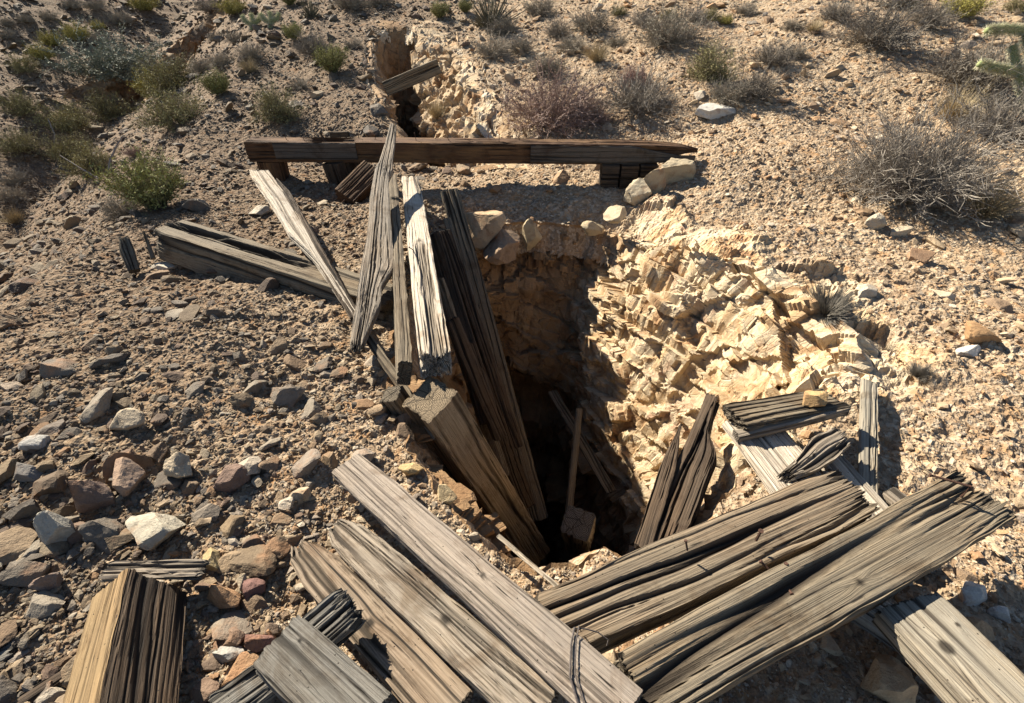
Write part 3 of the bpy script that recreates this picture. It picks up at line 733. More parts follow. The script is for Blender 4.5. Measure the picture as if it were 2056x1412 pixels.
# --- the far cross beam and what carries it
def build_beam():
    YB = 4.62
    A = Vector((-2.34, YB, .285)); B = Vector((1.66, YB - .02, .265))
    o = T('timber_beam', 'long dark brown square timber lying level across the far side of the pit', 'timber', A, B, .19, .175, W_BROWN, groove=.004, gn=26, jagA=.01, jagB=.03,
          prof=[(0, 1, 1), (.80, 1, 1), (.90, .9, .9, .9, .6), (.96, .6, .7, .7, .1), (1, .1, .3, .35, -.2)], hollow=(.150, .215, -.6, .9, .07), knots=None, nx=260)
    T('cover_plank', 'grey plank at the left end of the front face', None, Vector((-2.08, YB - .106, .30)), Vector((-1.36, YB - .106, .295)), .145, .016, W_COVER, roll=-90, parent=o, groove=.001, jagA=.003, jagB=.003)
    T('cover_plank', 'longer grey plank at the right end, broken to a point', None, Vector((.16, YB - .108, .275)), Vector((1.62, YB - .11, .262)), .15, .02, W_COVER, roll=-90, parent=o, groove=.002, jagA=.005, jagB=.03,
      prof=[(0, 1, 1), (.6, 1, 1), (1, -.35, .75)])
    for i in range(22):
        x = -1.95 + i * .155 + random.uniform(-.04, .04)
        if -1.5 < x < -1.38: continue
        p = Vector((x, YB + random.uniform(-.06, .06), .36)); nail(o, p, p + Vector((random.uniform(-.018, .018), random.uniform(-.01, .01), random.uniform(.03, .065))), .0028)
    # splinter left standing in the rotted notch
    T('splinter', 'black splinter standing in the rotted notch', None, Vector((-1.66, YB + .02, .33)), Vector((-1.69, YB + .02, .43)), .03, .02, W_DARK, parent=o, jagB=.02)
    T('splinter', None, None, Vector((-1.62, YB + .05, .395)), Vector((-1.44, YB + .05, .400)), .035, .05, W_DARK, parent=o, jagA=.015, jagB=.02)
    g = base_h(np.array([-2.2, -1.6, -1.4, .85]), np.array([4.62] * 4))
    T('support_block', 'short brown block under the left end of the long dark beam', 'block', Vector((-2.18, YB, g[0] - .05)), Vector((-2.18, YB, .195)), .21, .17, W_BROWN, jagA=0, jagB=.004)
    s = T('support_block', 'wide split dark block under the long beam, second support from the left', 'block', Vector((-1.52, YB - .02, g[1] - .10)), Vector((-1.56, YB, .195)), .27, .2, W_DARK, jagA=0, jagB=.004, groove=.006)
    T('splinter', None, None, Vector((-1.30, YB - .06, g[2] + .02)), Vector((-1.42, YB, .19)), .09, .04, W_DARK, roll=30, parent=s, jagA=.03, jagB=.03)
    # crib of short timbers under the right end
    cr = bpy.data.objects.new('timber_crib', None); COL.objects.link(cr); cr.location = (1.02, YB, 0); cr.empty_display_size = .1
    tag(cr, 'stacked dark timber crib in the shade under the right end of the long beam', 'timber crib')
    bpy.context.view_layer.update()
    for r_ in range(2):
        for c_ in range(3):
            x0 = .80 + c_ * .17
            T('block', None, None, Vector((x0, YB - .08, .135 - r_ * .12)), Vector((x0 + .155, YB - .085, .135 - r_ * .12)), .17, .112, W_DARK, parent=cr, jagA=.004, jagB=.004)
build_beam()
# red-brown tilted chunk
A = P(694, 404, .02); B = P(752, 345, .17)
o = T('timber_block', 'short red brown timber chunk tilted below the long dark beam', 'timber', A, B, .20, .16, W_BROWN, roll=28, jagA=.006, jagB=.01, groove=.003)
nail(o, P(684, 408, .10), P(692, 402, .13), .003)
# lower left hollow beam
A = P(338, 478, .12); B = P(800, 628, -.02)
T('timber_beam', 'long rotten grey beam with a hollowed top lying on the left gravel heap', 'timber', A, B, .26, .21, W_OLD, hi=True, roll=-8, groove=.004, gn=16, jagA=.06, jagB=.03, hollow=(.03, .62, -.05, .45, .07), knots=[(.35, -.6, .02)],
  prof=[(0, .85, 1), (.05, 1, 1), (1, 1, 1)])
T('wooden_stub', 'short dark splintered stub standing upright in the gravel, left one of two', 'stub', P(270, 545, .0), P(245, 476, .16), .085, .05, W_OLD, roll=10, jagA=0, jagB=.05, prof=[(0, .8, .8), (.6, 1, 1), (1, .9, .5)])
T('wooden_stub', 'thin splintered stub standing upright, right one of two', 'stub', P(308, 520, .02), P(288, 462, .17), .035, .03, W_OLD, jagA=0, jagB=.03, prof=[(0, 1, 1), (1, .3, .5)])
T('wood_scrap', 'small weathered scrap of wood beside the two stubs', 'scrap', P(325, 512, .04), P(368, 524, .02), .07, .04, W_GOLD, jagA=.02, jagB=.02)
# split bleached board
A = P(520, 345, .30); B = P(722, 660, .10)
o = T('split_board', 'bleached board split along its length leaning down from the left heap', 'board', A, B, .15, .05, W_PALE, roll=-12, groove=.004, gn=24, jagA=.05, jagB=.03,
      prof=[(0, .9, 1.0), (.5, .9, .85), (.64, .1, .6), (.7, -.1, .55), (1, .1, .45)], curl=.006)
A2 = A + Vector((.09, .0, -.01)); 
T('dark_strip', 'dark rotted strip along the right side', None, P(556, 362, .27), P(716, 640, .11), .085, .05, W_DARK, roll=25, parent=o, groove=.006, jagA=.05, prof=[(0, .4, .3), (.15, 1, 1), (1, .7, .7)])
T('lath', 'thin grey lath running down beside the big leaning post', 'lath', P(712, 640, .12), PD(880, 880, 2.15), .05, .022, W_OLD, roll=20, groove=.003, jagA=.03, jagB=.01)
# twisted piece
A = PY(786, 252, 4.33); B = P(730, 712, .10)
T('twisted_plank', 'gnarled twisted grey plank crossing in front of the long dark beam', 'plank', A, B, .165, .05, W_GREY, hi=True, roll=-6, groove=.008, gn=34, jagA=.03, jagB=.12, nx=220, curl=.012,
  prof=[(0, .30, .35), (.15, .42, .50), (.25, .55, .6), (.30, .8, .75), (.34, .8, .5), (.5, .9, .75), (.62, .9, .95), (.74, 1, 1.25), (.82, .9, .6), (.88, .8, .75), (1, .7, .1)], knots=[(.3, .1, .03), (.76, .5, .04)])
# dark edge-on board
A = PY(788, 362, 4.0); B = PD(812, 752, 2.20)
T('edge_board', 'dark grey board on edge between the twisted plank and the bright board', 'board', A, B, .14, .065, W_OLD, roll=78, groove=.003, gn=20, jagA=.01, jagB=.01, prof=[(0, 1, .75), (.20, 1, .8), (.21, .9, .55), (.28, .9, .55), (.3, 1, .95), (1, 1, 1)])
# bright board
A = P(824, 370, .14); B = P(876, 738, .20)
o = T('bright_board', 'sunlit bleached thick board with dark pits and a rotten lower end', 'board', A, B, .145, .14, W_PALE, hi=True, roll=-3, groove=.006, gn=18, jagA=.02, jagB=.05, hollow=(.55, 1.1, -.2, .45, .028), knots=[(.52, 0, .035)], nx=190)
nail(o, P(835, 506, .215), P(822, 497, .29), .0028)
# big leaning post in the pit with its own cut top
A = PD(862, 800, 2.13); B = PD(1065, 1110, 3.3)
o = T('leaning_post', 'big square post with cracked cut top leaning down into the pit', 'post', A, B, .20, .19, W_POST, roll=-22, groove=.004, gn=16, jagA=.006, jagB=.03, nx=150)
A = PD(785, 790, 2.22); B = PD(935, 1010, 2.75)
T('leaning_post', 'narrow dark post leaning into the pit left of the big square post', 'post', A, B, .10, .09, W_OLD, roll=15, groove=.004, jagA=.006, jagB=.03)
# dark leaning boards
DB = [((902, 382, 4.05), (1082, 1045, 3.7), .15, .055, 10, W_OLD, 'longest dark board leaning from the far rim down into the shaft'),
      ((893, 462, 3.55), (1040, 900, 3.5), .085, .05, -10, W_DARK, 'dark lath directly left of the longest leaning board'),
      ((868, 470, 3.5), (985, 850, 3.2), .13, .05, 30, W_DARK, 'black brown board leaning behind the bright bleached board'),
      ((878, 560, 3.3), (1012, 960, 3.3), .08, .06, 40, W_OLD, 'middle thin board of the dark leaning bundle'),
      ((935, 690, 3.2), (1060, 1020, 3.5), .12, .05, 0, W_DARK, 'lowest dark board of the leaning bundle beside the big post'),
      ((905, 640, 2.9), (1005, 880, 3.1), .09, .06, 10, W_DARK, 'shaded brown board touching the right side of the big post')]
for a, b, w_, t_, rl, mt, lab in DB:
    o = T('leaning_board', lab, 'board', PD(*a), PD(*b), w_, t_, mt, roll=rl, groove=.004, jagA=.02, jagB=.02, group='dark boards leaning into the shaft')
    if 'longest' in lab:
        T('batten', 'short broken batten nailed along the left edge', None, PD(897, 440, 3.80), PD(945, 600, 3.62), .06, .05, W_OLD, roll=10, parent=o, jagA=.01, jagB=.03)
        nail(o, PD(893, 418, 4.0), PD(868, 430, 3.98), .004); nail(o, PD(895, 400, 4.0), PD(884, 425, 3.97), .003); nail(o, PD(895, 497, 3.75), PD(874, 512, 3.72), .006)
# inside the shaft
T('shaft_board', 'narrow board slanting down to the right in the shaded shaft', 'board', PD(1108, 785, 4.35), PD(1228, 990, 3.7), .085, .03, W_OLD, roll=0, jagA=.02)
T('shaft_stick', 'thin upright stick in the middle of the dark shaft', 'stick', PD(1163, 820, 3.9), PD(1140, 1050, 3.55), .055, .04, W_OLD, jagA=.01)
T('post_end', 'square cracked post end poking up in the dark shaft', 'post', PD(1160, 1050, 2.55), PD(1164, 1092, 3.4), .155, .15, W_GREY, roll=5, groove=.003, jagA=.006)
# --- near pile
A = P(697, 935, .11); B = P(1262, 1440, .27)
o = T('pale_board', 'smooth pale straight board running from the pit edge to the bottom of the picture', 'board', A, B, .128, .045, W_FINE, hi=True, roll=2, groove=.0014, gn=40, jagA=.004, jagB=.004, knots=[(.60, .25, .018)], nx=200)
BOARD_A = o
def board_pt(o, s, y, dz):
    L = max(v.co.x for v in o.data.vertices); return o.matrix_basis @ Vector((s * L, y, dz))
# wire looped over it
bm = bmesh.new()
pts = [board_pt(o, .835, .072, -.01), board_pt(o, .835, .066, .028), board_pt(o, .85, .03, .030), board_pt(o, .885, -.03, .030), board_pt(o, .93, -.066, .03), board_pt(o, .935, -.07, -.01)]
tube(bm, pts, .0028, .0028, 6); pts2 = [p + Vector((.012, .004, .003)) for p in pts]; tube(bm, pts2, .0018, .0018, 6)
ex = [pts[1], pts[1] + Vector((.03, .0, -.005)), pts[1] + Vector((.06, -.005, -.012)), pts[1] + Vector((.085, -.02, -.02)), pts[1] + Vector((.08, -.032, -.025))]
tube(bm, ex, .002, .0015, 6)
me = bpy.data.meshes.new('wire'); bm.to_mesh(me); bm.free(); me.materials.append(M_WIRE); wo = bpy.data.objects.new('wire', me); COL.objects.link(wo)
tag(wo, 'dark wire looped over the smooth pale board at the bottom', 'wire')
A = P(672, 1050, .10); B = P(1095, 1440, .22)
T('ribbed_board', 'ribbed grey board with a split end lying beside the smooth pale board', 'board', A, B, .125, .04, W_GREY, hi=True, roll=0, groove=.0035, gn=42, jagA=.05, jagB=.01, knots=[(.62, .1, .03)], nx=180,
  prof=[(0, .6, .4), (.06, .9, .8), (.2, 1, .95), (1, 1, 1)])
A = P(600, 1095, .07); B = P(915, 1440, .16)
T('cracked_board', 'cracked grey board below the ribbed one, with a dark knot hole', 'board', A, B, .135, .04, W_COARSE, hi=True, roll=-2, groove=.004, gn=24, jagA=.04, jagB=.01, knots=[(.55, -.1, .035)], prof=[(0, .4, .4), (.05, .8, .7), (.2, 1, .9), (1, 1, 1)])
A = P(718, 1208, .24); B = P(585, 1322, .20)
T('jagged_block', 'dark block with a jagged saw-tooth broken end', 'block', A, B, .115, .06, W_BLUE, hi=True, roll=-10, groove=.005, gn=50, jagA=.05, jagB=.01)
A = P(560, 1290, .25); B = P(748, 1470, .32)
T('blue_grey_board', 'blue grey board with rounded worn end at the bottom edge', 'board', A, B, .145, .06, W_BLUE, hi=True, roll=3, groove=.002, gn=30, jagA=.02, jagB=.01, knots=[(.2, .4, .012)])
A = P(560, 1345, .10); B = P(430, 1440, .12)
T('dark_plank', 'dark ribbed plank end under the blue grey board', 'plank', A, B, .10, .04, W_BLUE, groove=.004, gn=50)
# near left post: lit flank golden; dark weathered wood on the right flank also paints its shade
A = P(285, 1165, .40); B = P(240, 1560, .10)
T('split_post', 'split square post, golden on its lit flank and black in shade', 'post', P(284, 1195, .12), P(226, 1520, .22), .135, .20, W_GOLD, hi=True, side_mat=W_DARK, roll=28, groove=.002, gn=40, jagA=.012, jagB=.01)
T('flat_rotten_board', 'short rotten flat board lying behind the split post', 'board', P(205, 1148, .14), P(418, 1142, .13), .065, .025, W_GREY, groove=.004, jagA=.03, jagB=.05, gn=50)
T('fallen_lath', 'dark wet looking lath in the bottom left corner', 'lath', P(40, 1412, .04), P(165, 1330, .05), .05, .03, W_DARK, jagB=.03)
T('fallen_lath', 'dark board end at the left edge near the bottom', 'lath', P(-60, 1340, .04), P(42, 1298, .04), .07, .03, W_BLUE, jagB=.03, gn=50, groove=.004)
# --- two big grooved beams, right
A = P(1095, 1272, .17); B = P(1720, 992, .25)
o = T('grooved_beam', 'deeply grooved grey beam, upper one of the two big beams at right', 'timber', A, B, .18, .12, W_OLDB, hi=True, roll=4, groove=.0075, gn=17, jagA=.02, jagB=.12, nx=230, prof=[(0, 1, 1), (.85, 1, 1), (1, .9, .85)])
p = P(1518, 1085, .30); nail(o, p, p + Vector((.0, .0, .045)), .0045)
p = P(1380, 1105, .29); nail(o, p, p + Vector((-.008, .01, .03)), .003)
A = P(1262, 1395, .20); B = P(1972, 1008, .27)
o = T('grooved_beam', 'longest grooved grey beam with splintered right end, in front of the other', 'timber', A, B, .17, .14, W_OLD, hi=True, roll=6, groove=.0075, gn=14, jagA=.02, jagB=.14, nx=260, bend=(0, .015), knots=[(.52, -.4, .022)], prof=[(0, 1, .9), (.2, 1, 1), (.6, 1.05, 1), (.8, 1, 1.1), (1, .9, 1.15)])
for q in ((1560, 1160), (1575, 1150), (1590, 1168), (1548, 1172), (1582, 1180)):
    p = P(q[0], q[1], .285); nail(o, p, p + Vector((random.uniform(-.05, .05), random.uniform(-.04, .04), random.uniform(.015, .035))), .0035)
p = P(1930, 998, .34); nail(o, p, p + Vector((-.085, .045, .045)), .004, bent=p + Vector((0, 0, .05)))
# debris packed between the beams
# --- pile on the right rim
A = P(1455, 835, .07); B = P(1745, 1180, .10)
T('white_board', 'wide bleached white board sloping down at the right rim', 'board', P(1500, 845, .08), P(1690, 1085, .10), .235, .04, W_PALE, hi=True, roll=-3, groove=.0018, gn=40, jagA=.01, jagB=.01, prof=[(0, 1, .8), (.1, 1, 1), (1, 1, 1)])
T('white_board', 'second bleached board showing right of the wide one under the gnarled piece', 'board', P(1650, 905, .05), P(1860, 1150, .05), .11, .04, W_PALE, roll=0, groove=.0015, gn=40)
T('grooved_offcut', 'short dark grooved offcut lying over the bleached boards', 'offcut', P(1468, 842, .14), P(1680, 805, .13), .16, .05, W_OLD, hi=True, roll=-12, groove=.006, gn=34, jagA=.03, jagB=.04)
T('splinter_strip', 'thin pointed grey strip under the grooved offcut', 'strip', P(1476, 876, .12), P(1705, 826, .15), .05, .04, W_GREY, roll=0, groove=.003, jagA=.01, jagB=.02, prof=[(0, 1, 1), (.6, .7, .8), (1, .1, .1)])
T('gnarled_piece', 'gnarled curly grey piece of wood lying across the bleached boards', 'wood piece', P(1568, 968, .12), P(1700, 872, .14), .10, .05, W_GREY, roll=8, groove=.005, gn=26, jagA=.09, jagB=.10, curl=.002, hi=True, prof=[(0, .4, .5), (.4, .9, .8), (.6, 1, 1.1), (1, .8, 1)], knots=[(.45, .1, .015)])
T('upright_board', 'short grey board lying straight down the slope at right of the pile', 'board', P(1744, 768, .06), P(1742, 992, .04), .07, .03, W_YEL, roll=-5, groove=.003, gn=34, jagA=.01, jagB=.02)
T('grey_strip', 'grey strip passing under the upper grooved beam', 'strip', P(1655, 945, .06), P(1800, 1110, .06), .07, .03, W_GREY, groove=.002)
T('grey_strip', 'flat grey scrap showing between short board and long beam', 'strip', P(1780, 985, .03), P(1850, 1040, .03), .09, .02, W_GREY, groove=.002)
A = P(1800, 1200, .12)
T('wide_board', 'wide thick grey board with two knots in the lower right corner', 'board', P(1812, 1215, .23), P(2070, 1480, .28), .19, .07, W_YEL, hi=True, roll=3, groove=.0014, gn=26, jagA=.015, jagB=.01, knots=[(.30, .55, .014), (.42, -.25, .036)], nx=150)
T('shadow_board', 'dark board in shade under the longest grooved beam', 'board', P(1690, 1190, .10), P(1900, 1330, .04), .12, .05, W_SILV, groove=.003)
# leaning split timber at the right lip
A = P(1322, 1120, -.10); B = PY(1446, 800, 1.66)
o = T('split_timber', 'dark split timber standing up out of the pit behind the grooved beams', 'timber', A, B, .15, .07, W_DARK, hi=True, roll=-15, groove=.008, gn=26, jagA=.02, jagB=.03, nx=140, prof=[(0, 1, 1), (.45, 1, .95), (.58, 1, .8), (.62, .9, .8), (.72, .2, .8), (1, -.2, .75)], knots=[(.48, .3, .03)])
T('splinter', 'tall thin splinter on its left side', None, P(1290, 1105, -.08), PY(1368, 850, 1.52), .07, .035, W_DARK, roll=-5, parent=o, groove=.005, jagB=.03, prof=[(0, 1, 1), (.6, 1, .9), (1, .1, .1)])
# laths and twigs
T('lath', 'thin pale lath on the rubble at the near pit edge', 'lath', P(998, 1075, .03), P(1125, 1182, .04), .02, .010, W_PALE)
T('twig', 'thin grey twig lying on gravel by the dark chocolate rock', 'twig', P(430, 1035, .03), P(530, 960, .05), .010, .008, W_GREY)
T('far_plank', 'grey plank bridging the narrow trench beyond the beam', 'plank', PY(772, 180, 6.35), PY(882, 133, 6.55), .03 * 1, .16, W_OLD, roll=0, jagA=.01, jagB=.01)
# loose rust stone on the grooved offcut
Vc, Fc = chopped(900, 3, 12, .8); o = from_np('rock', Vc * .055, Fc, MS); o.location = P(1640, 803, .19); o.color = (.62, .42, .20, 1)
tag(o, 'orange and white stone resting on the grooved offcut', 'rock')

# ------------------------------------------------------------------ plants
def prisms(P0, P1, r0, r1):
    """three-sided sticks between arrays of points"""
    n = len(P0); d = P1 - P0; d /= np.linalg.norm(d, axis=1)[:, None] + 1e-9
    a = np.cross(d, np.array([.3, .5, .8])); a /= np.linalg.norm(a, axis=1)[:, None] + 1e-9; b = np.cross(d, a)
    Vv = []
    for k in range(3):
        c, s = math.cos(k * 2.0944), math.sin(k * 2.0944)
        Vv.append(P0 + (a * c + b * s) * r0[:, None])
    for k in range(3):
        c, s = math.cos(k * 2.0944), math.sin(k * 2.0944)
        Vv.append(P1 + (a * c + b * s) * r1[:, None])
    V = np.stack(Vv, 1).reshape(-1, 3); base = np.arange(n)[:, None] * 6
    F = np.concatenate([base + np.array([k, (k + 1) % 3, 3 + (k + 1) % 3, 3 + k]) for k in range(3)], 0)
    return V, F
def shrub_geo(seed, stems=90, kids=5, up=.9, droop=.25, r=.010, jitter=.25, leaves=0, leaf=.03, fill=.9, spread=1.0):
    """unit shrub: radius about 1, height about 1; returns (wood V,F), (leaf V,F)"""
    q = np.random.default_rng(seed)
    P0s, P1s, R0, R1, tips = [], [], [], [], []
    az = q.uniform(0, 6.283, stems); el = np.arccos(q.uniform(0.05, 1, stems)) * spread
    ln = q.uniform(.6, 1.08, stems) * (1 + .18 * np.sin(az * 3 + seed) + .12 * np.sin(az * 5 + 2 * seed))
    dirs = np.column_stack([np.sin(el) * np.cos(az), np.sin(el) * np.sin(az), np.cos(el) * up + .12])
    p = np.column_stack([np.cos(az), np.sin(az), np.zeros(stems)]) * q.uniform(0, .12, stems)[:, None]
    d = dirs.copy(); seg = 4
    nodes = [p]
    for k in range(seg):
        d = d + q.normal(0, jitter, d.shape) * .6 + np.array([0, 0, -droop * k / seg * .4]); d /= np.linalg.norm(d, axis=1)[:, None]
        pn = p + d * (ln / seg)[:, None]; pn[:, 2] = np.maximum(pn[:, 2], .01)
        P0s.append(p); P1s.append(pn); R0.append(np.full(stems, r * (1 - k * .2))); R1.append(np.full(stems, r * (1 - (k + 1) * .2)))
        # side twigs
        if k >= 1:
            for _ in range(kids):
                f = q.uniform(0, 1, stems)[:, None]; st = p * (1 - f) + pn * f
                dd = d + q.normal(0, .75, d.shape); dd[:, 2] += .25; dd /= np.linalg.norm(dd, axis=1)[:, None]
                l2 = q.uniform(.10, .30, stems)[:, None]; mid = st + dd * l2 * .5; dd2 = dd + q.normal(0, .3, d.shape); en = mid + dd2 * l2 * .5
                for M_ in (mid, en): M_[:, 2] = np.maximum(M_[:, 2], .01)
                P0s += [st, mid]; P1s += [mid, en]; R0 += [np.full(stems, r * .5), np.full(stems, r * .38)]; R1 += [np.full(stems, r * .38), np.full(stems, r * .2)]
                tips += [st, mid, en]
        p = pn
    tips.append(p)
    V, F = prisms(np.vstack(P0s), np.vstack(P1s), np.concatenate(R0), np.concatenate(R1))
    lv = None
    if leaves:
        t = np.vstack(tips); i = q.integers(0, len(t), leaves); c = t[i] + q.normal(0, .02, (leaves, 3))
        a = q.normal(size=(leaves, 3)) + np.array([0, 0, .9]); a /= np.linalg.norm(a, axis=1)[:, None]; b = np.cross(a, q.normal(size=(leaves, 3))); b /= np.linalg.norm(b, axis=1)[:, None]
        L = leaf * q.uniform(.6, 1.3, leaves)[:, None]
        LV = np.stack([c - b * L * .18, c + a * L, c + b * L * .18], 1).reshape(-1, 3); LV[:, 2] = np.maximum(LV[:, 2], .01)
        lv = (LV, np.arange(leaves * 3).reshape(-1, 3))
    return V, F, lv
M_TW = mat_plain('twig_bark', (.55, .55, .55), (1, 1, 1), 40, .9, True)
M_LF = mat_plain('small_leaves', (.7, .7, .7), (1, 1.0, 1), 25, .8, True)
KINDS = {   # name, geometry, wood colour, leaf colour
 'dead': dict(name='twiggy_shrub', stems=230, kids=9, r=.0075, jitter=.15, wc=(.40, .355, .30), lc=(.30, .26, .22), leaves=1500, leaf=.030),
 'mauve': dict(name='twiggy_shrub', stems=110, kids=6, r=.011, wc=(.34, .30, .25), lc=(.31, .27, .21), leaves=4500, leaf=.03),
 'pink': dict(name='buckwheat_shrub', stems=120, kids=6, r=.010, wc=(.40, .29, .24), lc=(.46, .31, .26), leaves=4500, leaf=.035),
 'grey': dict(name='grey_shrub', stems=110, kids=5, r=.012, wc=(.40, .34, .27), lc=(.36, .34, .26), leaves=6000, leaf=.04),
 'green': dict(name='green_shrub', stems=150, kids=5, r=.008, up=1.3, spread=.75, droop=0, jitter=.10, wc=(.20, .17, .09), lc=(.42, .42, .14), leaves=7000, leaf=.06),
 'yellow': dict(name='yellow_green_shrub', stems=130, kids=5, r=.009, up=1.0, spread=.9, droop=0, jitter=.12, wc=(.24, .20, .10), lc=(.56, .50, .13), leaves=9000, leaf=.06),
 'olive': dict(name='olive_shrub', stems=120, kids=5, r=.009, wc=(.22, .18, .12), lc=(.46, .42, .18), leaves=8000, leaf=.05),
 'wispy': dict(name='wispy_shrub', stems=60, kids=7, r=.010, jitter=.35, wc=(.26, .27, .22), lc=(.25, .28, .20), leaves=6000, leaf=.045),
 'ball': dict(name='spiky_tussock', stems=1400, kids=0, r=.012, jitter=.04, droop=0, wc=(.34, .31, .26), lc=(.4, .36, .3), leaves=0),
 'straw': dict(name='dry_grass_tuft', stems=420, kids=0, r=.008, jitter=.12, droop=.5, up=1.1, spread=.8, wc=(.56, .45, .27), lc=(.4, .36, .3), leaves=0),
 'spiky': dict(name='spiky_yucca', stems=110, kids=0, r=.030, jitter=.05, droop=0, wc=(.20, .18, .12), lc=(.4, .36, .3), leaves=0),
}
CACHE = {}
def get_kind(k, var):
    key = (k, var)
    if key not in CACHE:
        a = dict(KINDS[k]); nm = a.pop('name'); a.pop('wc'); a.pop('lc')
        V, F, lv = shrub_geo(hash(k) % 1 + sum(map(ord, k)) + var * 31, **a)
        w_ = from_np('branches', V, F, M_TW, link=False); wm = w_.data; bpy.data.objects.remove(w_); lm = None
        if lv: l_ = from_np('foliage', lv[0], lv[1], M_LF, link=False); lm = l_.data; bpy.data.objects.remove(l_)
        CACHE[key] = (wm, lm)
    return CACHE[key]
def shrub(k, u, v, pw, label, hr=.62, var=0, group=None, tint=1.0, cat='shrub', lc=None):
    g, t = G(u, v); rad = pw * t / FPX / 2 * (1.0 if k in ('mauve', 'olive') else 1.1); hr *= 1.3; a = KINDS[k]
    wm, lm = get_kind(k, var)
    if lm is None:
        o = bpy.data.objects.new(a['name'], wm); root = o
    else:
        root = bpy.data.objects.new(a['name'], None); root.empty_display_size = .1
    COL.objects.link(root); root.location = (g.x, g.y + rad * .35, float(ground(g.x, g.y + rad * .35, False)) - .01)
    root.rotation_euler = (0, 0, random.uniform(0, 6.28)); root.scale = (rad * 1.05, rad * 1.05, rad * 2 * hr)
    j = random.uniform(.88, 1.12) * tint
    if lm is None: root.color = (*[x * j for x in a['wc']], 1)
    else:
        b = bpy.data.objects.new('branches', wm); COL.objects.link(b); b.parent = root; b.color = (*[x * j for x in a['wc']], 1)
        f = bpy.data.objects.new('foliage', lm); COL.objects.link(f); f.parent = root; f.color = (*[x * j for x in (lc or a['lc'])], 1)
    tag(root, label, cat, group); return root
